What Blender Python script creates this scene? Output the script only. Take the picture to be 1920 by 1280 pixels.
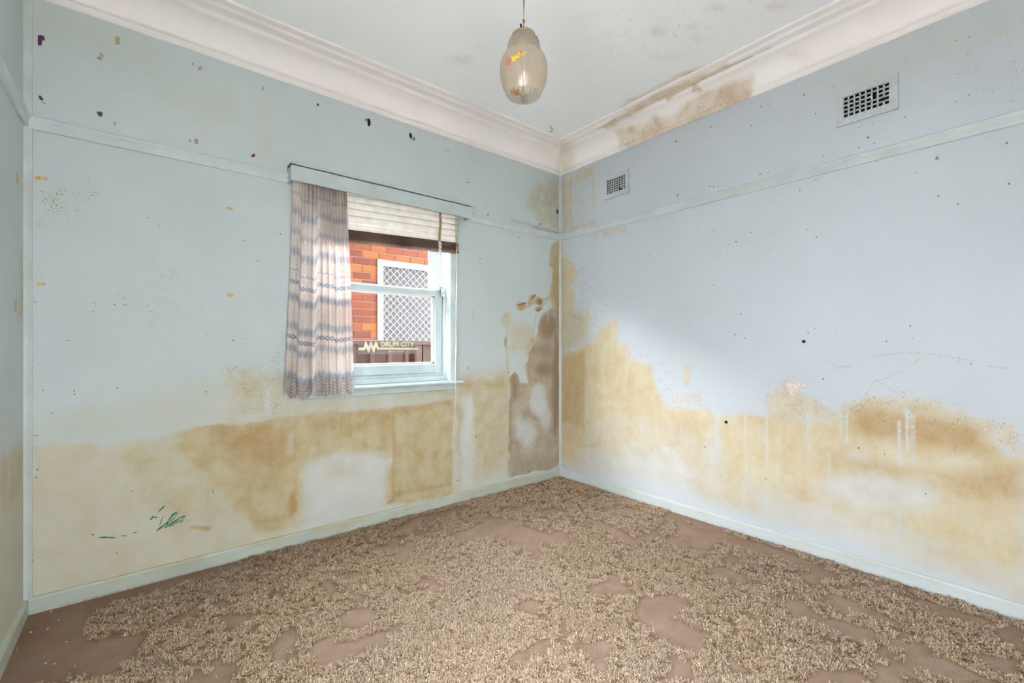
import bpy, bmesh, math, random
import numpy as np
from mathutils import Vector, Matrix

random.seed(7)
SC = bpy.context.scene
for o in list(bpy.data.objects):
    bpy.data.objects.remove(o, do_unlink=True)
COL = SC.collection

# ------------------------------------------------------------------ camera, sky, exposure
CAM = np.array([-2.838, -2.793, 1.15])
FWD = np.array([0.6339, 0.7734, 0.0])
RGT = np.array([0.7734, -0.6339, 0.0])
FPX, CX, CY = 840.0, 960.0, 649.0
cd = bpy.data.cameras.new('camera')
cam = bpy.data.objects.new('camera', cd)
COL.objects.link(cam)
cd.sensor_width = 36.0
cd.lens = 36.0 * FPX / 1920.0
cd.shift_y = (CY - 640.0) / 1920.0
cd.clip_start = 0.02
cam.location = CAM
cam.rotation_euler = (math.pi / 2, 0, math.atan2(-FWD[0], FWD[1]))
SC.camera = cam

W = bpy.data.worlds.new('sky')
SC.world = W
W.use_nodes = True
bg = W.node_tree.nodes['Background']
bg.inputs[0].default_value = (0.96, 0.985, 1.04, 1)     # an even white overcast
bg.inputs[1].default_value = 1.0
sl = bpy.data.lights.new('veiled_sun', 'SUN')            # the sun behind thin cloud, beyond the neighbour's roof
sl.energy = 1.25
sl.angle = math.radians(38)
sl.color = (0.98, 0.99, 1.0)
sun = bpy.data.objects.new('veiled_sun', sl)
COL.objects.link(sun)
sun.rotation_euler = Vector((1.6, -1.0, -0.68)).to_track_quat('-Z', 'Y').to_euler()
SC.view_settings.view_transform = 'Standard'
SC.view_settings.look = 'None'
SC.view_settings.gamma = 1.0
SC.view_settings.use_curve_mapping = False
SC.view_settings.exposure = 4.95
SC.cycles.max_bounces = 10
SC.cycles.diffuse_bounces = 7
SC.cycles.transparent_max_bounces = 16
SC.cycles.caustics_reflective = False
SC.cycles.caustics_refractive = False
SC.cycles.sample_clamp_indirect = 8.0


def portal(name, loc, rot, sx, sy):
    l = bpy.data.lights.new(name, 'AREA')
    l.shape = 'RECTANGLE'
    l.size, l.size_y = sx, sy
    l.cycles.is_portal = True
    o = bpy.data.objects.new(name, l)
    o.location, o.rotation_euler = loc, rot
    COL.objects.link(o)


# room: x -3.235 .. 0 , y -3.25 .. 0 , z 0 .. 2.82
XL, YB, ZC = -3.235, -3.25, 2.82
WX0, WX1, WZ0, WZ1 = -2.084, -1.13, 0.90, 2.11          # window in the far wall
BX0, BX1, BZ0, BZ1 = -2.9, -2.50, 0.03, 2.10           # added glazed door behind the camera, unseen, for fill light
portal('daylight_portal', ((WX0 + WX1) / 2, 0.16, (WZ0 + WZ1) / 2), (-math.pi / 2, 0, 0), 0.95, 1.2)
portal('daylight_portal', ((BX0 + BX1) / 2, YB - 0.1, (BZ0 + BZ1) / 2), (math.pi / 2, 0, 0), 0.55, 2.07)
LY0, LY1, LZ0, LZ1 = -2.80, -2.08, 0.12, 1.85           # added window in the left wall, unseen, for fill light
portal('daylight_portal', (XL - 0.1, (LY0 + LY1) / 2, (LZ0 + LZ1) / 2), (0, -math.pi / 2, 0), 1.73, 0.7)


# ------------------------------------------------------------------ photo tracing: picture point -> point on a real surface
def ray(px, py):
    return (px - CX) / FPX * RGT + FWD + np.array([0, 0, -(py - CY) / FPX])


def on_y(px, py, Y=0.0):
    d = ray(px, py)
    return CAM + (Y - CAM[1]) / d[1] * d


def on_x(px, py, X=0.0):
    d = ray(px, py)
    return CAM + (X - CAM[0]) / d[0] * d


def on_z(px, py, Z=0.0):
    d = ray(px, py)
    return CAM + (Z - CAM[2]) / d[2] * d


# ------------------------------------------------------------------ materials
def lin(c):
    return tuple(((v / 255) / 12.92 if v / 255 <= 0.04045 else ((v / 255 + 0.055) / 1.055) ** 2.4) for v in c)


def rgba(c):
    return (*lin(c), 1.0)


class NT:
    def __init__(s, name):
        s.m = bpy.data.materials.new(name)
        s.m.use_nodes = True
        s.t = s.m.node_tree
        s.b = s.t.nodes['Principled BSDF']
        s.out = s.t.nodes['Material Output']

    def n(s, kind, **kw):
        x = s.t.nodes.new(kind)
        for k, v in kw.items():
            setattr(x, k, v)
        return x

    def l(s, a, b):
        s.t.links.new(a, b)

    def setv(s, sock, v):
        if hasattr(v, 'is_output'):
            s.l(v, sock)
        else:
            sock.default_value = v

    def math(s, op, a, b=0.0, clamp=False):
        x = s.n('ShaderNodeMath', operation=op, use_clamp=clamp)
        s.setv(x.inputs[0], a)
        s.setv(x.inputs[1], b)
        return x.outputs[0]

    def mix(s, f, a, b, mode='MIX'):
        x = s.n('ShaderNodeMix', data_type='RGBA', blend_type=mode)
        s.setv(x.inputs['Factor'], f)
        s.setv(x.inputs[6], a)
        s.setv(x.inputs[7], b)
        return x.outputs[2]

    def noise(s, scale, detail=4, rough=0.6, vec=None, dist=0.0):
        x = s.n('ShaderNodeTexNoise')
        x.inputs['Scale'].default_value = scale
        x.inputs['Detail'].default_value = detail
        x.inputs['Roughness'].default_value = rough
        x.inputs['Distortion'].default_value = dist
        if vec is None:
            vec = s.pos()
        s.l(vec, x.inputs['Vector'])
        return x.outputs['Fac']

    def pos(s):
        if not hasattr(s, '_p'):
            s._p = s.n('ShaderNodeTexCoord').outputs['Object']
        return s._p

    def scaled(s, sc):
        x = s.n('ShaderNodeMapping')
        x.inputs['Scale'].default_value = sc
        s.l(s.pos(), x.inputs['Vector'])
        return x.outputs[0]

    def mapr(s, v, a, b, c=0.0, d=1.0, smooth=False):
        x = s.n('ShaderNodeMapRange')
        if smooth:
            x.interpolation_type = 'SMOOTHSTEP'
        s.l(v, x.inputs[0])
        for i, q in enumerate((a, b, c, d)):
            x.inputs[1 + i].default_value = q
        return x.outputs[0]

    def attr(s, name):
        x = s.n('ShaderNodeAttribute', attribute_name=name)
        sp = s.n('ShaderNodeSeparateColor')
        s.l(x.outputs['Color'], sp.inputs[0])
        return sp.outputs[0], sp.outputs[1], sp.outputs[2], x.outputs['Alpha'], x.outputs['Color']

    def bump(s, h, strength, dist=0.002):
        x = s.n('ShaderNodeBump')
        x.inputs['Strength'].default_value = strength
        x.inputs['Distance'].default_value = dist
        s.l(h, x.inputs['Height'])
        s.l(x.outputs[0], s.b.inputs['Normal'])


def simple(name, c, rough=0.6, var=0.06, scale=12, metal=0.0, spec=0.3, bump=0.0):
    k = NT(name)
    nz = k.noise(scale, 3)
    a = rgba([max(0, v * (1 - var * 1.6)) for v in c])
    b = rgba([min(255, v * (1 + var)) for v in c])
    k.l(k.mix(k.mapr(nz, 0.3, 0.7), a, b), k.b.inputs['Base Color'])
    k.b.inputs['Roughness'].default_value = rough
    k.b.inputs['Metallic'].default_value = metal
    k.b.inputs['Specular IOR Level'].default_value = spec
    if bump:
        k.bump(k.noise(scale * 8, 3), bump)
    return k.m


def wall_material(name, base, base2, t1=(209, 194, 158), t2=(192, 170, 120), sg=1.0):
    """Old pale paint; the damp stains follow vertex data traced from the wall and break up in fine noise."""
    k = NT(name)
    r, g, b, a, _ = k.attr('stain')
    wr, wg, wb, wa, _ = k.attr('wear')
    low = k.noise(1.7, 4)
    mid = k.noise(9, 5, 0.65)
    fine = k.noise(70, 5, 0.7)
    vfine = k.noise(190, 3, 0.7)
    col = k.mix(k.mapr(low, 0.3, 0.7), rgba(base), rgba(base2))
    # faint scuffs
    col = k.mix(k.mapr(k.noise(24, 6, 0.75), 0.62, 0.8, 0, 0.12), col, rgba((150, 150, 140)))
    # soft wash
    beige = k.mix(k.mapr(mid, 0.3, 0.7), rgba((200, 192, 168)), rgba((188, 177, 142)))
    col = k.mix(k.math('MULTIPLY', g, k.mapr(mid, 0.2, 0.8, 0.75, 1.0)), col, beige)
    # tan damp, dissolving in speckle at its edge
    hf = k.math('ADD', k.math('MULTIPLY', fine, 0.55), k.math('MULTIPLY', vfine, 0.45))
    mh = k.mapr(k.math('SUBTRACT', k.math('MULTIPLY', r, 1.15), k.mapr(hf, 0.3, 0.7, 0.05, 1.0)), -0.05, 0.12, 0, 1)
    cloud = k.math('MULTIPLY', k.math('SUBTRACT', k.math('ADD', k.math('MULTIPLY', mid, 0.6), k.math('MULTIPLY', fine, 0.4)), 0.5), 1.1)
    ms = k.mapr(k.math('ADD', r, k.math('MULTIPLY', cloud, k.mapr(r, 0.0, 0.25, 0, 1))), 0.02, 0.98, 0, 1, True)
    m = k.math('ADD', k.math('MULTIPLY', mh, a), k.math('MULTIPLY', ms, k.math('SUBTRACT', 1.0, a)))
    streak = k.noise(1, 5, 0.65, k.scaled((18, 18, 2.2)))
    tan = k.mix(k.mapr(k.math('ADD', mid, k.math('MULTIPLY', streak, 0.4)), 0.5, 0.9), rgba(t1), rgba(t2))
    tan = k.mix(wr, tan, k.mix(k.mapr(fine, 0.3, 0.7), rgba((178, 142, 82)), rgba((156, 118, 62))))
    col = k.mix(k.math('MULTIPLY', m, k.mapr(mid, 0.25, 0.75, 0.72, 0.98)), col, tan)
    # bare board
    bm_ = k.mapr(k.math('SUBTRACT', b, k.mapr(k.math('ADD', k.math('MULTIPLY', mid, 0.6), k.math('MULTIPLY', fine, 0.4)), 0.3, 0.7, 0.1, 0.5)), -0.15, 0.55, 0, 1, True)
    board = k.mix(k.mapr(k.math('ADD', k.math('MULTIPLY', mid, 0.5), k.math('MULTIPLY', fine, 0.5)), 0.35, 0.65), rgba((148, 133, 112)), rgba((190, 179, 160)))
    board = k.mix(k.math('MULTIPLY', wr, k.mapr(mid, 0.25, 0.7, 0.4, 1.0)), board, rgba((122, 96, 68)))
    col = k.mix(bm_, col, board)
    # white plaster showing / cleaner paint
    col = k.mix(wb, col, k.mix(k.mapr(mid, 0.3, 0.7), rgba((208, 208, 204)), rgba((192, 196, 196))))
    # mould specks
    sp = k.mapr(k.math('ADD', k.noise(120, 2, 0.5), k.math('MULTIPLY', k.noise(17, 3), 0.5)), 0.8, 1.0)
    sm = k.math('MULTIPLY', k.mapr(k.math('ADD', sp, k.math('SUBTRACT', k.math('MULTIPLY', wg, 0.75), 1.0)), -0.10, 0.12), k.mapr(wg, 0.0, 0.15))
    col = k.mix(k.math('MULTIPLY', sm, 0.6 * sg), col, rgba((146, 130, 92)))
    # grey soot in corners
    col = k.mix(k.math('MULTIPLY', wa, k.mapr(fine, 0.3, 0.7, 0.3, 0.8)), col, rgba((112, 108, 92)))
    k.l(col, k.b.inputs['Base Color'])
    k.b.inputs['Roughness'].default_value = 0.62
    k.b.inputs['Specular IOR Level'].default_value = 0.25
    h = k.math('ADD', k.math('MULTIPLY', k.noise(40, 4), 0.5), k.math('MULTIPLY', fine, 0.25))
    h = k.math('SUBTRACT', h, k.math('MULTIPLY', bm_, 0.8))
    k.bump(h, 0.22, 0.003)
    return k.m


M = {}
M['wall_back'] = wall_material('pale_blue_green_paint', (184, 195, 195), (192, 202, 203), (192, 180, 143), (172, 153, 107))
M['wall_right'] = wall_material('pale_blue_paint', (186, 194, 200), (192, 200, 207), (206, 195, 166), (190, 172, 132))
M['ceiling'] = wall_material('ceiling_white', (243, 244, 247), (246, 247, 250), (222, 206, 184), (206, 184, 152), 0.5)
M['cornice'] = wall_material('cornice_plaster', (245, 239, 238), (247, 243, 243), (214, 194, 164), (194, 168, 130))
M['trim'] = simple('trim_paint', (190, 200, 198), 0.45, 0.03, 6)
M['rail'] = simple('rail_paint', (192, 202, 203), 0.45, 0.03, 6)
M['window_paint'] = simple('window_paint', (198, 213, 215), 0.4, 0.03, 8)
M['pelmet'] = simple('pelmet_paint', (184, 196, 195), 0.45, 0.03, 6)
M['white'] = simple('white_paint', (235, 235, 232), 0.4, 0.02)
M['slat'] = simple('cream_slat', (246, 241, 233), 0.4, 0.03, 20)
M['stack'] = simple('shaded_slat_brown', (128, 104, 92), 0.5, 0.2, 5)  # slats seen against the light: their shade is painted as brown
M['tape'] = simple('ladder_tape', (158, 134, 104), 0.8, 0.12, 40)
M['cord'] = simple('white_cord', (222, 214, 200), 0.7, 0.05, 60)
M['chrome'] = simple('chrome', (205, 205, 205), 0.15, 0.02, 20, metal=1.0)
M['dark'] = simple('dark_void', (14, 13, 12), 0.9, 0.1)
M['vent'] = simple('vent_paint', (186, 195, 198), 0.5, 0.04, 40)
M['black'] = simple('black_tape', (28, 26, 28), 0.5, 0.2, 60)
M['mould'] = simple('speck', (122, 114, 96), 0.8, 0.3, 200)
M['spot_tan'] = simple('speck_tan', (150, 126, 84), 0.8, 0.2, 200)
M['crack'] = simple('crack_tan', (188, 174, 142), 0.8, 0.15, 60)
M['crayon'] = simple('green_crayon', (50, 122, 92), 0.6, 0.3, 150)
M['fence'] = simple('fence_brown', (90, 74, 68), 0.5, 0.08, 3)
M['concrete'] = simple('concrete', (140, 136, 130), 0.9, 0.1, 4)
M['roof'] = simple('roof_tile', (120, 70, 55), 0.8, 0.15, 6)
M['mortar'] = simple('mortar', (118, 104, 96), 0.9, 0.08, 40)
M['flake'] = simple('paint_flake', (222, 220, 210), 0.7, 0.04, 60)


def skirting_material(name, grime, c1, c2):
    k = NT(name)
    mid = k.noise(5, 5, 0.65)
    col = k.mix(k.mapr(k.noise(2, 3), 0.3, 0.7), rgba(c1), rgba(c2))
    z = k.n('ShaderNodeSeparateXYZ')
    k.l(k.pos(), z.inputs[0])
    top = k.mapr(z.outputs[2], 0.035, 0.078, 0, 0.6)
    m = k.mapr(k.math('ADD', mid, k.math('MULTIPLY', top, 0.35)), 0.54, 0.82, 0, grime)
    col = k.mix(m, col, rgba((178, 168, 130)))
    low = k.mapr(z.outputs[2], 0.018, 0.002, 0, 0.7)
    col = k.mix(k.math('MULTIPLY', low, k.mapr(k.noise(60, 4), 0.4, 0.6)), col, rgba((132, 112, 88)))
    k.l(col, k.b.inputs['Base Color'])
    k.b.inputs['Roughness'].default_value = 0.5
    k.bump(k.noise(40, 4), 0.2)
    return k.m


M['skirting'] = skirting_material('skirting_paint', 0.9, (170, 180, 167), (188, 196, 186))
M['skirting_right'] = skirting_material('cleaner_skirting_paint', 0.35, (188, 198, 198), (198, 207, 208))


def brick_material():
    k = NT('orange_brick')
    r, g, b, a, c = k.attr('tone')
    nz = k.noise(45, 5, 0.7)
    oi = k.n('ShaderNodeObjectInfo')
    rnd = oi.outputs['Random']
    cr = k.n('ShaderNodeValToRGB')
    e = cr.color_ramp.elements
    cols = [(108, 54, 32), (118, 62, 34), (96, 52, 38), (124, 70, 34), (138, 88, 38), (112, 56, 32)]
    e[0].position, e[0].color = 0.0, rgba(cols[0])
    e[1].position, e[1].color = 1.0, rgba(cols[-1])
    for i in range(1, 5):
        x = e.new(i / 5)
        x.color = rgba(cols[i])
    k.l(rnd, cr.inputs[0])
    col = k.mix(k.mapr(nz, 0.35, 0.7, 0, 0.35), cr.outputs[0], rgba((84, 46, 36)))
    k.l(col, k.b.inputs['Base Color'])
    k.b.inputs['Roughness'].default_value = 0.85
    k.bump(nz, 0.4, 0.004)
    return k.m


M['brick'] = brick_material()


def far_brick_material():
    k = NT('brick_courses')
    t = k.n('ShaderNodeTexBrick')
    mp = k.n('ShaderNodeMapping')
    mp.inputs['Rotation'].default_value = (math.pi / 2, 0, 0)
    k.l(k.pos(), mp.inputs['Vector'])
    k.l(mp.outputs[0], t.inputs['Vector'])
    t.inputs['Color1'].default_value = rgba((104, 60, 44))
    t.inputs['Color2'].default_value = rgba((112, 64, 44))
    t.inputs['Mortar'].default_value = rgba((118, 104, 96))
    t.inputs['Scale'].default_value = 1.0
    t.inputs['Mortar Size'].default_value = 0.005
    t.inputs['Brick Width'].default_value = 0.2
    t.inputs['Row Height'].default_value = 0.0845
    k.l(t.outputs[0], k.b.inputs['Base Color'])
    k.b.inputs['Roughness'].default_value = 0.85
    return k.m


M['far_brick'] = far_brick_material()


def pane_material(name, tint=(1, 1, 1, 1), haze=0.0):
    k = NT(name)
    tr = k.n('ShaderNodeBsdfTransparent')
    tr.inputs[0].default_value = tint
    gl = k.n('ShaderNodeBsdfGlossy')
    gl.inputs['Roughness'].default_value = 0.02
    lw = k.n('ShaderNodeLayerWeight')
    lw.inputs[0].default_value = 0.25
    f = k.math('MULTIPLY', lw.outputs['Fresnel'], 0.3)
    mx = k.n('ShaderNodeMixShader')
    k.l(f, mx.inputs[0])
    k.l(tr.outputs[0], mx.inputs[1])
    k.l(gl.outputs[0], mx.inputs[2])
    last = mx.outputs[0]
    if haze:
        df = k.n('ShaderNodeBsdfDiffuse')
        df.inputs[0].default_value = rgba((190, 186, 180))
        m2 = k.n('ShaderNodeMixShader')
        k.setv(m2.inputs[0], k.mapr(k.noise(14, 3), 0.3, 0.7, haze * 0.7, haze * 1.3))
        k.l(last, m2.inputs[1])
        k.l(df.outputs[0], m2.inputs[2])
        last = m2.outputs[0]
    k.l(last, k.out.inputs['Surface'])
    return k.m


M['pane'] = pane_material('window_glass')
M['film'] = pane_material('sticker_film', (0.9, 0.9, 0.9, 1), 0.2)
M['cream'] = simple('cream_print', (240, 232, 200), 0.5, 0.02)


def curtain_material():
    k = NT('sheer_curtain')
    r, g, b, a, _ = k.attr('pattern')
    weave = k.noise(420, 2, 0.5)
    col = k.mix(k.mapr(k.noise(7, 4), 0.3, 0.7), rgba((214, 201, 192)), rgba((226, 215, 208)))
    col = k.mix(k.math('MULTIPLY', b, k.mapr(k.noise(40, 4), 0.3, 0.7, 0.55, 1.0)), col, rgba((98, 94, 96)))
    col = k.mix(k.math('MULTIPLY', r, k.mapr(weave, 0.3, 0.7, 0.85, 1.0)), col, rgba((58, 102, 138)))
    df = k.n('ShaderNodeBsdfDiffuse')
    tl = k.n('ShaderNodeBsdfTranslucent')
    tp = k.n('ShaderNodeBsdfTransparent')
    k.l(col, df.inputs[0])
    k.l(col, tl.inputs[0])
    m1 = k.n('ShaderNodeMixShader')
    m1.inputs[0].default_value = 0.42
    k.l(df.outputs[0], m1.inputs[1])
    k.l(tl.outputs[0], m1.inputs[2])
    m2 = k.n('ShaderNodeMixShader')
    k.l(a, m2.inputs[0])
    k.l(m1.outputs[0], m2.inputs[1])
    k.l(tp.outputs[0], m2.inputs[2])
    k.l(m2.outputs[0], k.out.inputs['Surface'])
    return k.m


M['curtain'] = curtain_material()


def shade_material(name, c, alpha, gloss=0.12):
    k = NT(name)
    df = k.n('ShaderNodeBsdfDiffuse')
    tl = k.n('ShaderNodeBsdfTranslucent')
    gl = k.n('ShaderNodeBsdfGlossy')
    tp = k.n('ShaderNodeBsdfTransparent')
    gl.inputs['Roughness'].default_value = 0.12
    col = k.mix(k.mapr(k.noise(20, 3), 0.3, 0.7), rgba(c), rgba([min(255, v * 1.05) for v in c]))
    k.l(col, df.inputs[0])
    k.l(col, tl.inputs[0])
    m1 = k.n('ShaderNodeMixShader')
    m1.inputs[0].default_value = 0.62
    k.l(df.outputs[0], m1.inputs[1])
    k.l(tl.outputs[0], m1.inputs[2])
    m2 = k.n('ShaderNodeMixShader')
    m2.inputs[0].default_value = alpha
    k.l(m1.outputs[0], m2.inputs[1])
    k.l(tp.outputs[0], m2.inputs[2])
    lw = k.n('ShaderNodeLayerWeight')
    lw.inputs[0].default_value = 0.3
    m3 = k.n('ShaderNodeMixShader')
    k.l(k.math('ADD', k.math('MULTIPLY', lw.outputs['Fresnel'], 0.5), gloss * 0.3), m3.inputs[0])
    k.l(m2.outputs[0], m3.inputs[1])
    k.l(gl.outputs[0], m3.inputs[2])
    k.l(m3.outputs[0], k.out.inputs['Surface'])
    return k.m


M['shade'] = shade_material('frosted_beige_glass', (216, 200, 178), 0.34)
M['shade_clear'] = shade_material('clear_beige_glass', (206, 190, 168), 0.45, 0.4)


def carpet_base_material():
    k = NT('worn_carpet_backing')
    r, g, b, a, _ = k.attr('pile')
    fine = k.noise(160, 5, 0.75)
    mid = k.noise(11, 5, 0.6)
    col = k.mix(k.mapr(mid, 0.3, 0.7), rgba((164, 140, 122)), rgba((188, 164, 146)))
    col = k.mix(k.mapr(fine, 0.35, 0.65, 0.0, 0.6), col, rgba((136, 110, 92)))
    col = k.mix(g, col, rgba((128, 102, 80)))
    under = k.mix(k.mapr(fine, 0.35, 0.65), rgba((112, 90, 70)), rgba((158, 132, 104)))
    col = k.mix(r, col, under)
    k.l(col, k.b.inputs['Base Color'])
    k.b.inputs['Roughness'].default_value = 0.95
    k.b.inputs['Specular IOR Level'].default_value = 0.1
    k.bump(k.math('ADD', fine, k.math('MULTIPLY', k.noise(420, 2), 0.6)), 0.6, 0.004)
    return k.m


M['carpet_base'] = carpet_base_material()
kp = NT('straw_carpet_pile')
_, _, _, _, c_ = kp.attr('tint')
kp.l(c_, kp.b.inputs['Base Color'])
kp.b.inputs['Roughness'].default_value = 0.8
kp.b.inputs['Specular IOR Level'].default_value = 0.2
M['pile'] = kp.m


# ------------------------------------------------------------------ mesh helpers
class MB:
    def __init__(s):
        s.v, s.f = [], []

    def quadmesh(s, vs, fs):
        n = len(s.v)
        s.v += [tuple(map(float, p)) for p in vs]
        s.f += [tuple(i + n for i in f) for f in fs]
        return s

    def box(s, x0, x1, y0, y1, z0, z1, c=0.0):
        """axis-aligned box; c chamfers all edges parallel to the longest axis"""
        if c <= 0:
            s.quadmesh([(x, y, z) for x in (x0, x1) for y in (y0, y1) for z in (z0, z1)],
                       [(0, 1, 3, 2), (4, 6, 7, 5), (0, 4, 5, 1), (2, 3, 7, 6), (0, 2, 6, 4), (1, 5, 7, 3)])
            return s
        d = [x1 - x0, y1 - y0, z1 - z0]
        ax = d.index(max(d))
        lo, hi = [x0, y0, z0], [x1, y1, z1]
        a, b = [i for i in range(3) if i != ax]
        c = min(c, 0.45 * d[a], 0.45 * d[b])
        prof = [(lo[a] + c, lo[b]), (hi[a] - c, lo[b]), (hi[a], lo[b] + c), (hi[a], hi[b] - c), (hi[a] - c, hi[b]), (lo[a] + c, hi[b]), (lo[a], hi[b] - c), (lo[a], lo[b] + c)]
        vs = []
        for e in (lo[ax], hi[ax]):
            for p in prof:
                q = [0, 0, 0]
                q[ax], q[a], q[b] = e, p[0], p[1]
                vs.append(q)
        fs = [(i, (i + 1) % 8, 8 + (i + 1) % 8, 8 + i) for i in range(8)] + [tuple(range(7, -1, -1)), tuple(range(8, 16))]
        return s.quadmesh(vs, fs)

    def prism(s, pts, d):
        """closed 3-D outline pts swept by vector d"""
        n = len(pts)
        vs = [tuple(p) for p in pts] + [tuple(np.array(p) + np.array(d)) for p in pts]
        fs = [(i, (i + 1) % n, n + (i + 1) % n, n + i) for i in range(n)] + [tuple(range(n - 1, -1, -1)), tuple(range(n, 2 * n))]
        return s.quadmesh(vs, fs)

    def tube(s, path, r, k=8):
        path = [np.array(p, float) for p in path]
        vs, fs = [], []
        for i, p in enumerate(path):
            t = path[min(i + 1, len(path) - 1)] - path[max(i - 1, 0)]
            t /= np.linalg.norm(t) + 1e-9
            u = np.cross(t, (0, 0, 1.0))
            if np.linalg.norm(u) < 1e-3:
                u = np.cross(t, (1.0, 0, 0))
            u /= np.linalg.norm(u)
            w = np.cross(t, u)
            rr = r[i] if isinstance(r, (list, tuple)) else r
            for j in range(k):
                a = 2 * math.pi * j / k
                vs.append(p + rr * (math.cos(a) * u + math.sin(a) * w))
        for i in range(len(path) - 1):
            for j in range(k):
                fs.append((i * k + j, i * k + (j + 1) % k, (i + 1) * k + (j + 1) % k, (i + 1) * k + j))
        fs += [tuple(range(k - 1, -1, -1)), tuple((len(path) - 1) * k + j for j in range(k))]
        return s.quadmesh(vs, fs)

    def lathe(s, prof, c, k=48, fn=None):
        vs, fs = [], []
        for i, (r, z) in enumerate(prof):
            for j in range(k):
                a = 2 * math.pi * j / k
                rr, zz = fn(r, z, a, i) if fn else (r, z)
                vs.append((c[0] + rr * math.cos(a), c[1] + rr * math.sin(a), zz))
        for i in range(len(prof) - 1):
            for j in range(k):
                fs.append((i * k + j, i * k + (j + 1) % k, (i + 1) * k + (j + 1) % k, (i + 1) * k + j))
        return s.quadmesh(vs, fs)

    def build(s, name, mat, parent=None, smooth=False):
        me = bpy.data.meshes.new(name)
        me.from_pydata(s.v, [], s.f)
        me.materials.append(mat)
        bm = bmesh.new()
        bm.from_mesh(me)
        bmesh.ops.recalc_face_normals(bm, faces=bm.faces)
        bm.to_mesh(me)
        bm.free()
        if smooth:
            me.polygons.foreach_set('use_smooth', [True] * len(me.polygons))
        o = bpy.data.objects.new(name, me)
        COL.objects.link(o)
        if parent is not None:
            o.parent = parent
            o.matrix_parent_inverse = Matrix.Translation(-Vector(parent.location))
        return o


def tag(o, label=None, cat=None, group=None, kind=None):
    for k, v in (('label', label), ('category', cat), ('group', group), ('kind', kind)):
        if v:
            o[k] = v
    return o


def empty(name, loc=(0, 0, 0)):
    o = bpy.data.objects.new(name, None)
    o.empty_display_size = 0.05
    o.location = loc
    COL.objects.link(o)
    return o


def struct(o, label=None, cat=None):
    return tag(o, label, cat, None, 'structure')


# ------------------------------------------------------------------ stain fields
def vnoise(x, y, s, seed):
    rng = np.random.RandomState(seed)
    L = rng.rand(256, 256)
    x, y = x / s + 1000, y / s + 1000
    xi, yi = np.floor(x).astype(int), np.floor(y).astype(int)
    fx, fy = x - xi, y - yi
    fx, fy = fx * fx * (3 - 2 * fx), fy * fy * (3 - 2 * fy)
    g = lambda a, b: L[a % 256, b % 256]
    return (g(xi, yi) * (1 - fx) + g(xi + 1, yi) * fx) * (1 - fy) + (g(xi, yi + 1) * (1 - fx) + g(xi + 1, yi + 1) * fx) * fy


def fbm(x, y, s, seed, o=4):
    t, a, n = 0, 1.0, 0
    for i in range(o):
        t = t + a * vnoise(x, y, s / 2 ** i, seed + i)
        n += a
        a *= 0.55
    return t / n


def sdf(P, poly):
    """signed distance in metres, negative inside"""
    poly = np.array(poly, float)
    d = np.full(len(P), 1e9)
    ins = np.zeros(len(P), bool)
    n = len(poly)
    for i in range(n):
        a, b = poly[i], poly[(i + 1) % n]
        e = b - a
        w = P - a
        t = np.clip((w @ e) / (e @ e + 1e-12), 0, 1)
        d = np.minimum(d, np.hypot(*(w - t[:, None] * e).T))
        c = ((a[1] > P[:, 1]) != (b[1] > P[:, 1]))
        xx = (b[0] - a[0]) * (P[:, 1] - a[1]) / ((b[1] - a[1]) if abs(b[1] - a[1]) > 1e-9 else 1e-9) + a[0]
        ins ^= c & (P[:, 0] < xx)
    return np.where(ins, -d, d)


class Field:
    """channel values on surface points P (metres); tr turns a traced picture point into the same coordinates"""

    def __init__(s, P, tr, warp=0.03, seed=1):
        s.P, s.tr = P, tr
        s.ch = {}
        w1 = (fbm(P[:, 0], P[:, 1], 0.16, seed) - 0.5) * 2
        w2 = (fbm(P[:, 0], P[:, 1], 0.16, seed + 20) - 0.5) * 2
        s.W = np.stack([w1, w2], 1) * warp

    def get(s, c):
        return s.ch.setdefault(c, np.zeros(len(s.P)))

    def put(s, c, f, amt, mode):
        v = s.get(c)
        if mode == 'max':
            s.ch[c] = np.maximum(v, f * amt)
        elif mode == 'add':
            s.ch[c] = np.clip(v + f * amt, 0, 1)
        elif mode == 'mul':
            s.ch[c] = v * (1 - f * amt)

    def poly(s, c, pts, soft=0.03, amt=1.0, mode='max', warp=1.0):
        q = [s.tr(*p) for p in pts]
        d = sdf(s.P + s.W * warp, q)
        t = np.clip(0.5 - d / (2 * soft), 0, 1)
        s.put(c, t * t * (3 - 2 * t), amt, mode)

    def ell(s, c, cx, cy, rx, ry, soft=0.03, amt=1.0, mode='max', warp=1.0):
        s.poly(c, [(cx + rx * math.cos(a), cy + ry * math.sin(a)) for a in np.linspace(0, 2 * math.pi, 14)[:-1]], soft, amt, mode, warp)

    def line(s, c, pts, w=0.01, amt=1.0, mode='max', warp=0.3):
        q = np.array([s.tr(*p) for p in pts])
        P = s.P + s.W * warp
        d = np.full(len(P), 1e9)
        for a, b in zip(q[:-1], q[1:]):
            e = b - a
            t = np.clip(((P - a) @ e) / (e @ e + 1e-12), 0, 1)
            d = np.minimum(d, np.hypot(*((P - a) - t[:, None] * e).T))
        s.put(c, np.exp(-(d / w) ** 2), amt, mode)

    def colors(s, names):
        return np.stack([s.get(n) for n in names], 1).astype(np.float32)


def set_attr(me, name, arr):
    a = me.attributes.new(name, 'FLOAT_COLOR', 'POINT')
    a.data.foreach_set('color', np.ascontiguousarray(arr, np.float32).ravel())


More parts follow.
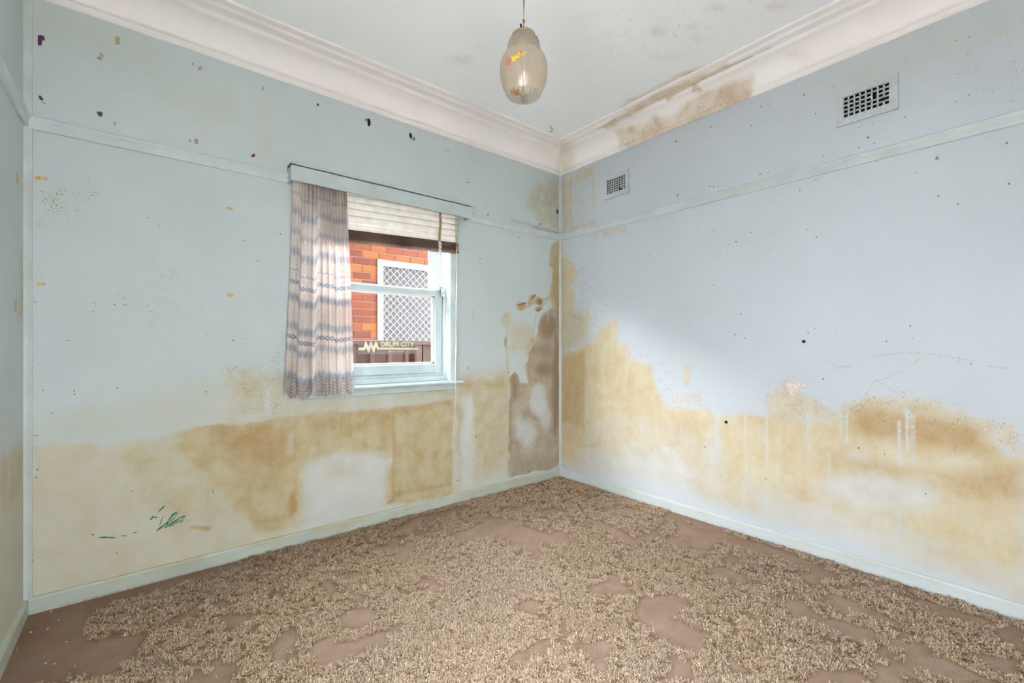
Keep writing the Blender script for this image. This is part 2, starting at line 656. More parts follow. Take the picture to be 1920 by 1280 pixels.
def grid_object(name, mat, us, vs, place, hole=None, parent=None):
    U, V = np.meshgrid(us, vs, indexing='ij')
    P = np.stack([U.ravel(), V.ravel()], 1)
    nv = len(vs)
    i, j = np.meshgrid(np.arange(len(us) - 1), np.arange(nv - 1), indexing='ij')
    i, j = i.ravel(), j.ravel()
    if hole:
        cu, cv = (us[i] + us[i + 1]) / 2, (vs[j] + vs[j + 1]) / 2
        k = ~((cu > hole[0]) & (cu < hole[1]) & (cv > hole[2]) & (cv < hole[3]))
        i, j = i[k], j[k]
    F = np.stack([i * nv + j, (i + 1) * nv + j, (i + 1) * nv + j + 1, i * nv + j + 1], 1)
    me = bpy.data.meshes.new(name)
    X = place(P)
    me.vertices.add(len(X))
    me.vertices.foreach_set('co', X.astype(np.float32).ravel())
    me.loops.add(F.size)
    me.loops.foreach_set('vertex_index', F.astype(np.int32).ravel())
    me.polygons.add(len(F))
    me.polygons.foreach_set('loop_start', np.arange(0, F.size, 4, dtype=np.int32))
    me.update(calc_edges=True)
    me.materials.append(mat)
    o = bpy.data.objects.new(name, me)
    COL.objects.link(o)
    if parent is not None:
        o.parent = parent
    return o, P


def axis(a, b, step, extra=()):
    x = list(np.arange(a, b, step)) + [b] + list(extra)
    x = np.unique(np.round(x, 5))
    keep = [x[0]]
    for q in x[1:]:
        if q - keep[-1] > step * 0.2 or q in extra:
            keep.append(q)
    return np.array(keep)


CH = ('tan', 'wash', 'board', 'hard'), ('ochre', 'speck', 'white', 'soot')

# ================================================================== THE FAR WALL (window wall, y = 0)
wall_back, P = grid_object('wall_back', M['wall_back'], axis(XL - 0.02, 0.02, 0.0105, (WX0, WX1)), axis(-0.02, 2.84, 0.0105, (WZ0, WZ1)),
                           lambda p: np.stack([p[:, 0], 0 * p[:, 0], p[:, 1]], 1), (WX0, WX1, WZ0, WZ1))
struct(wall_back, 'pale blue damp-stained wall with the window and curtain', 'wall')
F = Field(P, lambda x, y: on_y(x, y)[[0, 2]], 0.03, 3)
# tide of damp below the window
F.poly('wash', [(56, 838), (120, 834), (200, 830), (265, 826), (330, 815), (365, 802), (560, 790), (575, 960), (560, 1010), (420, 1050), (300, 1075), (60, 1125)], 0.010, 0.85)
F.poly('wash', [(420, 690), (520, 700), (560, 745), (700, 745), (850, 730), (880, 700), (955, 690), (955, 890), (860, 935), (560, 990), (400, 900), (380, 790)], 0.06, 0.55)
F.poly('tan', [(330, 812), (365, 800), (420, 797), (480, 792), (545, 778), (600, 768), (700, 765), (780, 758), (848, 748), (852, 930), (740, 945), (720, 930), (735, 860), (690, 852), (620, 850), (572, 868), (562, 950), (556, 985), (480, 1000), (420, 940), (370, 880), (330, 850)], 0.045, 0.92)
F.poly('tan', [(230, 830), (340, 815), (430, 860), (440, 980), (340, 990), (240, 930)], 0.09, 0.42)
F.poly('tan', [(735, 770), (850, 755), (850, 930), (720, 945), (735, 905)], 0.012, 0.95)
F.poly('tan', [(560, 745), (860, 715), (858, 745), (600, 768), (545, 776), (470, 790)], 0.03, 0.55)
F.poly('ochre', [(370, 800), (545, 780), (560, 870), (480, 880), (430, 850), (400, 820)], 0.07, 0.42)
F.ell('ochre', 480, 835, 50, 40, 0.08, 0.35, 'add')
F.line('ochre', [(365, 800), (420, 796), (480, 792), (545, 779), (600, 768), (660, 775), (740, 765), (848, 752)], 0.022, 0.6)
F.poly('ochre', [(590, 775), (735, 762), (735, 800), (650, 815), (590, 805)], 0.05, 0.45)
F.line('ochre', [(738, 770), (738, 925)], 0.012, 0.65)
F.line('ochre', [(725, 945), (745, 925), (850, 905)], 0.018, 0.6)
F.line('ochre', [(850, 756), (851, 930)], 0.012, 0.5)
F.line('ochre', [(552, 790), (556, 960)], 0.015, 0.35)
F.ell('ochre', 549, 941, 9, 20, 0.02, 0.9)
F.ell('tan', 549, 941, 12, 22, 0.03, 1.0)
F.line('ochre', [(360, 988), (390, 990)], 0.012, 0.7)
F.line('tan', [(360, 988), (390, 990)], 0.014, 0.9)
F.line('ochre', [(455, 985), (555, 965)], 0.02, 0.4)
F.poly('tan', [(455, 975), (556, 960), (556, 985), (480, 1005)], 0.03, 0.8)
F.line('ochre', [(740, 768), (848, 754)], 0.03, 0.4)
F.poly('white', [(575, 866), (640, 850), (700, 852), (733, 862), (722, 905), (700, 945), (640, 965), (575, 985)], 0.05, 0.5)
F.ell('tan', 640, 880, 45, 18, 0.05, 0.55)
F.ell('ochre', 612, 790, 12, 10, 0.03, 0.4)
F.line('white', [(546, 815), (545, 845)], 0.02, 0.4)
F.poly('tan', [(56, 300), (900, 300), (858, 715), (850, 746), (780, 756), (700, 763), (600, 766), (545, 776), (480, 790), (420, 795), (365, 798), (330, 808), (265, 824), (56, 832)], 0.012, 0.9, 'mul', 0.5)
F.poly('ochre', [(56, 300), (900, 300), (858, 715), (850, 746), (780, 756), (700, 763), (600, 766), (545, 776), (480, 790), (420, 795), (365, 798), (330, 808), (265, 824), (56, 832)], 0.012, 0.9, 'mul', 0.5)
F.poly('tan', [(560, 745), (860, 715), (858, 745), (600, 768), (545, 776), (470, 790)], 0.03, 0.35)
F.ell('tan', 770, 740, 40, 10, 0.04, 0.5)
F.ell('tan', 810, 733, 25, 8, 0.03, 0.6)
F.line('ochre', [(365, 801), (420, 798), (480, 794), (545, 781), (600, 770), (660, 772), (740, 766), (848, 752)], 0.010, 0.5)
# right of the window
F.poly('tan', [(858, 690), (880, 700), (905, 722), (925, 712), (950, 690), (954, 760), (954, 840), (925, 890), (890, 895), (885, 770), (878, 745), (870, 800), (868, 900), (856, 925), (854, 760)], 0.05, 0.62)
F.poly('white', [(866, 745), (886, 735), (884, 915), (866, 922)], 0.02, 0.55)
F.ell('ochre', 940, 712, 10, 22, 0.04, 0.6)
F.line('ochre', [(951, 705), (952, 760)], 0.014, 0.6)
F.ell('tan', 900, 722, 35, 12, 0.03, 0.8)
F.poly('speck', [(855, 680), (950, 690), (950, 730), (856, 720)], 0.05, 0.6)
F.line('tan', [(951, 605), (951, 690)], 0.012, 0.7)
F.ell('ochre', 951, 640, 3, 9, 0.01, 0.8)
F.line('tan', [(888, 578), (888, 598)], 0.006, 0.8)
F.ell('tan', 948, 600, 10, 18, 0.03, 0.6)
# the bare board in the corner, traced from a close view of it
K = lambda pts: [(900 + .381 * x, 412 + .381 * y) for x, y in pts]


def KE(ch, x, y, rx, ry, soft, amt, mode='max'):
    F.ell(ch, 900 + .381 * x, 412 + .381 * y, .381 * rx, .381 * ry, soft, amt, mode)


F.poly('board', K([(280, 500), (300, 455), (345, 430), (400, 450), (400, 1215), (142, 1262), (140, 780), (165, 745), (190, 765), (195, 800), (232, 812), (228, 740), (240, 650), (268, 600)]), 0.014, 1.0, 'max', 1.2)
F.poly('wash', K([(140, 500), (210, 490), (262, 540), (265, 610), (235, 660), (150, 640)]), 0.04, 0.6)
F.poly('board', K([(150, 510), (250, 500), (262, 590), (230, 640), (160, 620)]), 0.06, 0.35)
for x, y, rx, ry, so, am in ((285, 880, 45, 75, .05, .75), (320, 960, 30, 70, .05, .6), (230, 1040, 50, 70, .07, .6), (185, 950, 25, 60, .05, .35), (215, 770, 14, 40, .03, .7), (270, 1150, 90, 50, .08, .25)):
    KE('board', x, y, rx, ry, so, am, 'mul')
    KE('white', x, y, rx, ry, so, am * 0.55)
for x, y, rx, ry, so, am in ((330, 520, 45, 60, .05, .8), (372, 800, 16, 260, .04, .85), (318, 735, 40, 35, .05, .6), (165, 820, 18, 75, .04, .75), (150, 1000, 8, 150, .03, .5), (270, 1180, 110, 50, .08, .3), (240, 960, 30, 30, .04, .35), (300, 640, 50, 30, .05, .45)):
    KE('ochre', x, y, rx, ry, so, am)
KE('soot', 378, 1010, 8, 70, .03, .6)
KE('soot', 310, 735, 30, 20, .04, .3)
KE('tan', 262, 640, 35, 60, .04, .8)
KE('tan', 245, 730, 25, 40, .03, .7)
F.poly('tan', K([(350, 125), (372, 100), (402, 102), (402, 640), (385, 600), (362, 455), (338, 385), (344, 330), (357, 290), (360, 240), (338, 215), (344, 165)]), 0.012, 1.0, 'max', 0.9)
F.poly('ochre', K([(362, 180), (385, 150), (395, 240), (392, 560), (372, 430), (352, 370), (368, 260)]), 0.03, 0.55)
F.line('ochre', K([(338, 216), (362, 238), (382, 226)]), 0.010, 0.6)
F.poly('board', K([(355, 250), (402, 240), (402, 470), (350, 440)]), 0.05, 0.3)
KE('tan', 200, 422, 26, 20, .012, 1.0)
KE('ochre', 203, 424, 16, 14, .012, .8)
F.poly('tan', K([(225, 430), (245, 370), (270, 365), (300, 385), (330, 375), (350, 350), (345, 385), (300, 415), (270, 412), (240, 425)]), 0.008, 0.95, 'max', 0.5)
KE('ochre', 288, 398, 14, 22, .01, .9)
KE('board', 290, 400, 12, 18, .01, .8)
KE('tan', 288, 430, 20, 12, .01, .9)
KE('ochre', 262, 372, 8, 10, .008, .5)
F.line('tan', K([(131, 455), (133, 600), (140, 745)]), 0.012, 0.6)
KE('ochre', 133, 595, 6, 22, .01, .9)
KE('tan', 133, 595, 8, 26, .012, 1.0)
F.line('tan', K([(168, 598), (166, 645)]), 0.006, 0.7)
KE('tan', 135, 470, 22, 30, .03, .45)
KE('speck', 200, 480, 90, 40, .06, .6)
KE('speck', 100, 760, 60, 80, .06, .7)
F.line('white', K([(345, 430), (300, 470), (275, 540), (272, 600)]), 0.007, 0.7)
F.line('white', K([(330, 440), (335, 500)]), 0.006, 0.6)

# frieze by the corner
F.poly('tan', [(985, 370), (1010, 340), (1030, 345), (1050, 335), (1050, 435), (1020, 432), (1010, 425), (1000, 405), (985, 395)], 0.06, 0.5)
F.ell('ochre', 1004, 365, 8, 25, 0.05, 0.5)
F.poly('speck', [(975, 360), (1020, 335), (1050, 332), (1050, 438), (1000, 420)], 0.06, 0.9)
F.poly('soot', [(1020, 330), (1050, 332), (1050, 430), (1035, 425)], 0.05, 0.35)
F.line('tan', [(1000, 428), (1048, 438)], 0.016, 0.9)
F.line('soot', [(960, 412), (1046, 436)], 0.012, 0.5)
# freckles elsewhere
F.poly('speck', [(60, 345), (170, 335), (175, 370), (120, 420), (60, 440)], 0.06, 1.0)
F.poly('tan', [(60, 350), (150, 345), (130, 400), (60, 425)], 0.08, 0.28)
F.poly('speck', [(60, 440), (85, 440), (70, 600), (58, 600)], 0.04, 0.9)
F.poly('speck', [(200, 520), (330, 480), (390, 560), (300, 620), (120, 570)], 0.12, 0.6)
F.ell('tan', 302, 562, 12, 8, 0.03, 0.45)
F.ell('tan', 323, 508, 8, 8, 0.03, 0.35)
F.ell('tan', 288, 601, 10, 4, 0.02, 0.4)
F.poly('speck', [(400, 680), (540, 660), (540, 780), (430, 780)], 0.06, 0.95)
F.poly('tan', [(430, 715), (530, 690), (540, 775), (440, 785)], 0.06, 0.4)
F.ell('tan', 460, 700, 14, 14, 0.03, 0.4)
F.line('white', [(501, 735), (503, 775)], 0.016, 0.7)
F.poly('wash', [(300, 170), (440, 165), (440, 230), (380, 240), (370, 195), (300, 180)], 0.06, 0.28)
F.poly('wash', [(480, 190), (505, 185), (510, 290), (485, 290)], 0.04, 0.25)
F.poly('wash', [(56, 10), (300, 90), (300, 130), (56, 60)], 0.1, 0.2)
F.poly('white', [(230, 165), (360, 195), (360, 250), (225, 250)], 0.03, 0.22)
F.ell('white', 853, 317, 6, 14, 0.012, 0.5)
F.poly('wash', [(300, 720), (420, 720), (540, 700), (540, 780), (330, 815), (60, 830), (60, 790), (250, 760)], 0.08, 0.4)
set_attr(wall_back.data, 'stain', F.colors(CH[0]))
set_attr(wall_back.data, 'wear', F.colors(CH[1]))

b = MB()                                                # the masonry behind the painted face
b.box(XL - 0.25, WX0, 0.004, 0.22, -0.7, 3.0).box(WX1, 0.25, 0.004, 0.22, -0.7, 3.0)
b.box(WX0, WX1, 0.004, 0.22, -0.7, WZ0 - 0.05).box(WX0, WX1, 0.004, 0.22, WZ1, 3.0)
b.box(-12, 8, 0.004, 0.22, 3.0, 4.8)  # unseen wall raised above the room to shade the neighbour's bricks
b.build('masonry', M['far_brick'], wall_back)

# ================================================================== RIGHT WALL (x = 0)
wall_right, P = grid_object('wall_right', M['wall_right'], axis(YB - 0.02, 0.0, 0.0095), axis(-0.02, 2.84, 0.0095),
                            lambda p: np.stack([0 * p[:, 0], p[:, 0], p[:, 1]], 1))
struct(wall_right, 'pale blue wall with a tan damp tide and two vents', 'wall')
F = Field(P, lambda x, y: on_x(x, y)[[1, 2]], 0.03, 41)
top = [(1052, 668), (1075, 664), (1092, 650), (1110, 640), (1128, 612), (1148, 604), (1160, 640), (1180, 672), (1220, 688), (1232, 725), (1250, 764), (1330, 768), (1345, 776), (1440, 782), (1500, 790), (1560, 790), (1610, 758), (1650, 752), (1700, 765), (1745, 770), (1800, 782), (1850, 798), (1885, 850), (1925, 850)]
F.poly('tan', top + [(1925, 1090), (1800, 1040), (1700, 1000), (1700, 960), (1740, 940), (1735, 905), (1640, 890), (1560, 890), (1540, 935), (1500, 945), (1450, 910), (1380, 895), (1340, 850), (1300, 820), (1240, 790), (1160, 780), (1120, 790), (1052, 820)], 0.06, 0.86)
F.poly('tan', top + [(1925, 1120), (1700, 1030), (1500, 960), (1440, 930), (1400, 950), (1340, 940), (1290, 900), (1250, 850), (1120, 860), (1052, 870)], 0.13, 0.6)
F.poly('wash', top + [(1925, 1130), (1700, 1050), (1500, 990), (1340, 950), (1240, 900), (1052, 880)], 0.05, 0.55)
# spatter above the tide
F.poly('tan', [(1430, 740), (1480, 700), (1500, 730), (1560, 770), (1620, 735), (1700, 738), (1760, 745), (1840, 775), (1920, 800), (1920, 870), (1850, 820), (1620, 790), (1440, 800)], 0.045, 0.58)
F.poly('speck', [(1430, 720), (1480, 680), (1560, 770), (1620, 730), (1760, 740), (1920, 790), (1920, 870), (1620, 800), (1440, 800)], 0.05, 0.7)
F.poly('speck', [(1170, 640), (1260, 690), (1330, 740), (1340, 780), (1250, 770), (1200, 690)], 0.05, 0.7)
F.ell('tan', 1288, 702, 12, 28, 0.05, 0.62)
F.poly('tan', [(1255, 735), (1320, 720), (1330, 768), (1250, 764)], 0.05, 0.45)
F.ell('tan', 1153, 615, 6, 22, 0.03, 0.7)
F.ell('tan', 1170, 660, 16, 20, 0.04, 0.6)
F.poly('hard', [(1052, 440), (1200, 440), (1240, 660), (1420, 740), (1480, 680), (1925, 700), (1925, 930), (1700, 850), (1560, 840), (1440, 830), (1240, 790), (1150, 690), (1052, 660)], 0.08, 1.0)
# the corner strip: tan stain, with its shade painted in as deeper ochre
R_ = lambda pts: [(900 + .381 * x, 412 + .381 * y) for x, y in pts]
F.poly('tan', R_([(405, 650), (440, 660), (480, 640), (512, 600), (522, 640), (520, 1050), (505, 1150), (402, 1200)]), 0.02, 0.95, 'max', 0.4)
F.poly('tan', R_([(404, 130), (425, 190), (470, 220), (470, 300), (440, 330), (470, 380), (475, 430), (430, 470), (440, 640), (404, 660)]), 0.05, 0.85)
F.poly('tan', R_([(500, 440), (545, 430), (555, 500), (520, 520), (500, 490)]), 0.05, 0.62)
F.poly('tan', R_([(420, 440), (540, 400), (560, 520), (520, 620), (430, 650)]), 0.09, 0.6)
F.line('tan', R_([(406, 120), (408, 640)]), 0.022, 0.7)
F.poly('speck', R_([(405, 140), (480, 160), (600, 300), (680, 420), (560, 600), (405, 650)]), 0.09, 0.8)
F.poly('soot', R_([(420, 430), (510, 450), (510, 640), (420, 640)]), 0.06, 0.25)
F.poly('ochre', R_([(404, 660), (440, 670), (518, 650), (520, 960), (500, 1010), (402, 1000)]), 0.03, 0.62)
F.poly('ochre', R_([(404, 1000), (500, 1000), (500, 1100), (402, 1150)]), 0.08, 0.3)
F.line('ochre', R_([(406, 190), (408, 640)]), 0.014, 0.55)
F.line('soot', R_([(412, 650), (450, 656)]), 0.006, 0.6)
F.line('soot', R_([(470, 1120), (590, 1100)]), 0.006, 0.35)
F.line('tan', R_([(490, 1160), (530, 1145)]), 0.008, 0.6)
F.line('tan', R_([(420, 80), (560, 60), (650, 70)]), 0.02, 0.4)
# deep ochre on the right
F.poly('ochre', [(1590, 770), (1640, 755), (1700, 768), (1740, 772), (1800, 785), (1850, 800), (1858, 850), (1780, 840), (1700, 825), (1600, 815)], 0.05, 0.72)
F.poly('ochre', [(1760, 890), (1925, 870), (1925, 950), (1880, 930), (1800, 930)], 0.05, 0.6)
F.poly('ochre', [(1530, 840), (1660, 860), (1740, 880), (1650, 892), (1560, 870)], 0.04, 0.4)
F.ell('ochre', 1505, 930, 22, 18, 0.05, 0.45)
F.poly('tan', [(1480, 905), (1540, 905), (1540, 945), (1490, 945)], 0.04, 0.8)
F.ell('tan', 1420, 870, 60, 40, 0.1, 0.5)
F.line('ochre', [(1760, 890), (1860, 910), (1925, 925)], 0.015, 0.5)
F.ell('ochre', 1295, 800, 30, 16, 0.05, 0.3)
F.poly('ochre', [(1100, 640), (1180, 690), (1220, 760), (1180, 800), (1100, 760)], 0.12, 0.12)
# cleaner, white patches
F.poly('white', [(1560, 893), (1640, 892), (1735, 905), (1760, 925), (1740, 945), (1640, 950), (1565, 940)], 0.035, 0.62)
F.poly('white', [(1238, 838), (1262, 838), (1300, 890), (1295, 900), (1262, 880)], 0.02, 0.6)
F.poly('white', [(1335, 785), (1350, 790), (1348, 880), (1325, 900), (1320, 860)], 0.04, 0.5)
F.poly('white', [(1560, 960), (1680, 985), (1690, 1040), (1600, 1030)], 0.1, 0.45)
F.poly('white', [(1100, 850), (1240, 860), (1330, 950), (1200, 930), (1100, 890)], 0.06, 0.35)
F.ell('white', 1610, 855, 22, 10, 0.03, 0.4)
for x, y0, y1, w in ((1437, 775, 880, .007), (1398, 780, 900, .006), (1515, 775, 845, .006), (1587, 775, 830, .006), (1686, 790, 870, .008), (1701, 770, 850, .008), (1712, 780, 870, .006), (1345, 780, 860, .02), (1575, 770, 820, .006), (1684, 960, 1050, .008), (1554, 850, 960, .006)):
    F.line('tan', [(x, y0), (x + 1, y1)], w, 0.75, 'mul', 0)
    F.line('white', [(x, y0), (x + 1, y1)], w, 0.35, 'max', 0)
# frieze beside the corner: an outlined square
F.poly('tan', [(1054, 338), (1112, 310), (1117, 420), (1056, 438)], 0.012, 0.62)
F.poly('speck', [(1054, 338), (1112, 310), (1117, 420), (1056, 438)], 0.02, 0.75)
F.poly('tan', [(1072, 345), (1110, 332), (1113, 412), (1074, 426)], 0.01, 0.75, 'mul', 0.3)
F.line('ochre', [(1072, 425), (1114, 411)], 0.01, 0.5, 'max', 0.2)
F.line('ochre', [(1070, 335), (1071, 425)], 0.01, 0.4, 'max', 0.2)
F.line('soot', [(1056, 334), (1057, 432)], 0.02, 0.4)
F.poly('speck', [(1100, 430), (1180, 425), (1185, 440), (1105, 450)], 0.03, 1.0)
F.poly('tan', [(1130, 432), (1180, 427), (1180, 438), (1132, 446)], 0.03, 0.5)
F.poly('speck', [(1770, 95), (1850, 60), (1925, 50), (1925, 150), (1780, 175)], 0.08, 0.62)
F.poly('wash', [(1500, 160), (1700, 80), (1925, 0), (1925, 60), (1720, 130), (1560, 190)], 0.08, 0.2)
F.poly('speck', [(1300, 400), (1500, 420), (1560, 540), (1330, 560)], 0.2, 0.3)
set_attr(wall_right.data, 'stain', F.colors(CH[0]))
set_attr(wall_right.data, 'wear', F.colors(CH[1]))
MB().box(0.004, 0.2, YB - 0.2, 0.22, -0.7, 3.0).build('masonry', M['far_brick'], wall_right)

# ================================================================== LEFT WALL, WALL BEHIND, CEILING
wall_left, P = grid_object('wall_left', M['wall_back'], axis(YB - 0.02, 0.0, 0.014, (LY0, LY1)), axis(-0.02, 2.84, 0.014, (LZ0, LZ1)),
                           lambda p: np.stack([XL + 0 * p[:, 0], p[:, 0], p[:, 1]], 1), (LY0, LY1, LZ0, LZ1))
struct(wall_left, 'narrow strip of pale blue wall at the near left', 'wall')
F = Field(P, lambda x, y: on_x(x, y, XL)[[1, 2]], 0.03, 77)
F.poly('wash', [(0, 862), (38, 832), (48, 840), (48, 1120), (0, 1220)], 0.03, 0.6)
F.poly('tan', [(0, 862), (38, 835), (46, 845), (46, 950), (20, 960), (0, 1000)], 0.08, 0.5)
F.line('ochre', [(36, 840), (40, 900)], 0.03, 0.4)
F.poly('speck', [(32, 430), (46, 430), (46, 600), (32, 600)], 0.03, 0.9)
F.poly('tan', [(36, 470), (46, 470), (46, 600), (36, 600)], 0.03, 0.4)
set_attr(wall_left.data, 'stain', F.colors(CH[0]))
set_attr(wall_left.data, 'wear', F.colors(CH[1]))
b = MB()
b.box(XL - 0.2, XL - 0.004, YB - 0.2, LY0, -0.7, 3.0).box(XL - 0.2, XL - 0.004, LY1, 0.22, -0.7, 3.0)
b.box(XL - 0.2, XL - 0.004, LY0, LY1, -0.7, LZ0).box(XL - 0.2, XL - 0.004, LY0, LY1, LZ1, 3.0)
b.build('masonry', M['far_brick'], wall_left)
w3 = empty('added_window', (XL, (LY0 + LY1) / 2, LZ0))
struct(w3, 'added unseen window in the left wall, giving fill light', 'window')
b = MB()
for y in (LY0, (LY0 + LY1) / 2 - 0.02, LY1 - 0.04):
    b.box(XL - 0.12, XL - 0.06, y, y + 0.04, LZ0, LZ1, 0.005)
b.box(XL - 0.12, XL - 0.06, LY0, LY1, LZ0, LZ0 + 0.05, 0.005).box(XL - 0.12, XL - 0.06, LY0, LY1, LZ1 - 0.04, LZ1, 0.005)
b.build('window_frame', M['window_paint'], w3)
MB().box(XL - 0.094, XL - 0.09, LY0 + 0.03, LY1 - 0.03, LZ0 + 0.04, LZ1 - 0.03).build('glass_pane', M['pane'], w3)

b = MB()
b.box(XL, BX0, YB - 0.2, YB, -0.7, 3.0).box(BX1, 0, YB - 0.2, YB, -0.7, 3.0)
b.box(BX0, BX1, YB - 0.2, YB, -0.7, BZ0).box(BX0, BX1, YB - 0.2, YB, BZ1, 3.0)
struct(b.build('wall_front', M['trim']), 'plain wall behind the viewpoint, with the added glazed door', 'wall')
w2 = empty('added_door', ((BX0 + BX1) / 2, YB, BZ0))
struct(w2, 'added unseen glazed door behind the viewpoint, giving fill light', 'door')
b = MB()
for x in (BX0, BX1 - 0.04):
    b.box(x, x + 0.04, YB - 0.12, YB - 0.06, BZ0, BZ1, 0.005)
b.box(BX0, BX1, YB - 0.12, YB - 0.06, BZ0, BZ0 + 0.05, 0.005).box(BX0, BX1, YB - 0.12, YB - 0.06, BZ1 - 0.04, BZ1, 0.005)
b.build('added_door_frame', M['window_paint'], w2)
MB().box(BX0 + 0.03, BX1 - 0.03, YB - 0.094, YB - 0.09, BZ0 + 0.04, BZ1 - 0.03).build('glass_pane', M['pane'], w2)

ceiling, P = grid_object('ceiling', M['ceiling'], axis(XL - 0.02, 0.0, 0.02), axis(YB - 0.02, 0.0, 0.02),
                         lambda p: np.stack([p[:, 0], p[:, 1], ZC + 0 * p[:, 0]], 1))
struct(ceiling, 'white plaster ceiling with faint tan mottling', 'ceiling')
F = Field(P, lambda x, y: on_z(x, y, ZC)[[0, 1]], 0.05, 90)
F.poly('speck', [(1080, 90), (1150, 20), (1320, 0), (1500, 0), (1330, 90), (1220, 140), (1100, 130)], 0.15, 0.5)
for x, y, rx, ry, am in ((1240, 60, 16, 8, .5), (1310, 70, 10, 6, .5), (1340, 15, 20, 9, .5), (1300, 50, 10, 6, .45), (1110, 30, 20, 10, .3), (1250, 105, 30, 8, .3), (1460, 18, 26, 8, .4), (860, 110, 30, 12, .3)):
    F.ell('tan', x, y, rx, ry, 0.05, am)
F.ell('speck', 870, 105, 50, 25, 0.1, 0.4)
F.poly('tan', [(1115, 238), (1150, 205), (1220, 170), (1290, 130), (1370, 108), (1372, 115), (1280, 145), (1180, 200)], 0.02, 0.6)
set_attr(ceiling.data, 'stain', F.colors(CH[0]))
set_attr(ceiling.data, 'wear', F.colors(CH[1]))
MB().box(XL - 0.2, 0.2, YB - 0.2, 0.22, ZC + 0.01, ZC + 0.2).build('ceiling_slab', M['concrete'], ceiling)

# ------------------------------------------------------------------ cornice (same moulding along every wall)
prof = [(0.0, 2.652), (0.010, 2.652), (0.012, 2.662), (0.016, 2.664), (0.018, 2.674), (0.024, 2.677)]
for a in np.linspace(0, math.pi / 2, 9):
    prof.append((0.024 + 0.118 * (1 - math.cos(a)), 2.677 + 0.115 * math.sin(a)))
prof += [(0.142, 2.800), (0.148, 2.803), (0.204, 2.804), (0.205, 2.811), (0.211, 2.812), (0.255, 2.812), (0.257, 2.821)]
prof = np.array(prof)
# subdivide the profile for the stain data
pp = [prof[0]]
for a, b_ in zip(prof[:-1], prof[1:]):
    n = max(1, int(np.hypot(*(b_ - a)) / 0.012))
    pp += [a + (b_ - a) * t / n for t in range(1, n + 1)]
pp = np.array(pp)


def cornice(name, a, b, axis_x, side, label):
    """runs from a to b along x (axis_x) or y; side is the wall coordinate and inward sign; mitred at both ends"""
    wall, sgn = side
    st = np.linspace(0, 1, int(abs(b - a) / 0.015))
    idx = np.arange(len(pp)).astype(float)

    def place(p):
        pr = pp[p[:, 1].astype(int)]
        lo, hi = a + pr[:, 0], b - pr[:, 0]
        al = lo + (hi - lo) * p[:, 0]
        off = wall + sgn * pr[:, 0]
        return np.stack([al, off, pr[:, 1]], 1) if axis_x else np.stack([off, al, pr[:, 1]], 1)
    o, P = grid_object(name, M['cornice'], st, idx, place)
    struct(o, label, 'cornice')
    return o, place(P)


for nm, a, b_, ax, sd, lb in (('trim_1', XL, 0.0, True, (0.0, -1), 'white stepped plaster cornice above the window wall'),
                              ('trim_3', YB, 0.0, False, (XL, 1), 'white cornice above the left wall'),
                              ('trim_4', XL, 0.0, True, (YB, 1), 'white cornice above the wall behind')):
    o, X = cornice(nm, a, b_, ax, sd, lb)
    n = len(X)
    st = np.zeros((n, 4), np.float32)
    we = np.zeros((n, 4), np.float32)
    if nm == 'trim_1':
        f = np.clip(1 - np.abs(X[:, 0]) / 0.12, 0, 1)
        st[:, 1] = f * 0.5 + 0.25 * fbm(X[:, 0], X[:, 2], 0.5, 5)
    set_attr(o.data, 'stain', st)
    set_attr(o.data, 'wear', we)
o, X = cornice('trim_2', YB, 0.0, False, (0.0, -1), 'white cornice with brown water stains above the right wall')
# traced points meet the sloping face of the moulding; coordinates: along the wall, out from the wall
nrm = np.array([0.16, 0.0, 0.257])
nrm = nrm / np.linalg.norm(nrm)


def on_cornice(px, py):
    d = ray(px, py)
    p0 = np.array([-0.075, 0, 2.745])
    q = CAM + ((p0 - CAM) @ nrm) / (d @ nrm) * d
    return np.array([q[1], -q[0]])


F = Field(np.stack([X[:, 1], -X[:, 0]], 1), on_cornice, 0.02, 120)
F.poly('tan', [(1113, 243), (1150, 215), (1230, 170), (1290, 143), (1365, 112), (1372, 124), (1300, 158), (1215, 205), (1150, 240)], 0.02, 0.7)
F.poly('tan', [(1270, 165), (1310, 150), (1312, 168), (1320, 178), (1296, 182), (1300, 165)], 0.012, 0.8)
F.line('tan', [(1250, 188), (1330, 143), (1412, 106)], 0.010, 0.95)
F.poly('tan', [(1150, 246), (1200, 240), (1240, 225), (1330, 178), (1380, 158), (1416, 147), (1412, 178), (1330, 215), (1240, 262), (1175, 275)], 0.025, 0.62)
F.poly('tan', [(1150, 248), (1215, 236), (1225, 250), (1190, 272), (1160, 268)], 0.03, 0.6)
F.poly('ochre', [(1290, 205), (1380, 160), (1414, 150), (1410, 178), (1330, 212)], 0.03, 0.4)
F.line('ochre', [(1190, 195), (1240, 166), (1290, 145)], 0.015, 0.35)
F.line('ochre', [(1260, 182), (1330, 143), (1412, 106)], 0.008, 0.5)
F.line('tan', [(1170, 278), (1300, 225), (1410, 180)], 0.015, 0.8)
F.ell('tan', 1500, 112, 30, 8, 0.03, 0.35)
F.line('tan', [(1420, 100), (1445, 92)], 0.010, 0.6)
F.ell('wash', 1060, 290, 16, 30, 0.06, 0.5)
F.ell('soot', 1228, 228, 8, 5, 0.02, 0.5)
set_attr(o.data, 'stain', F.colors(CH[0]))
set_attr(o.data, 'wear', F.colors(CH[1]))

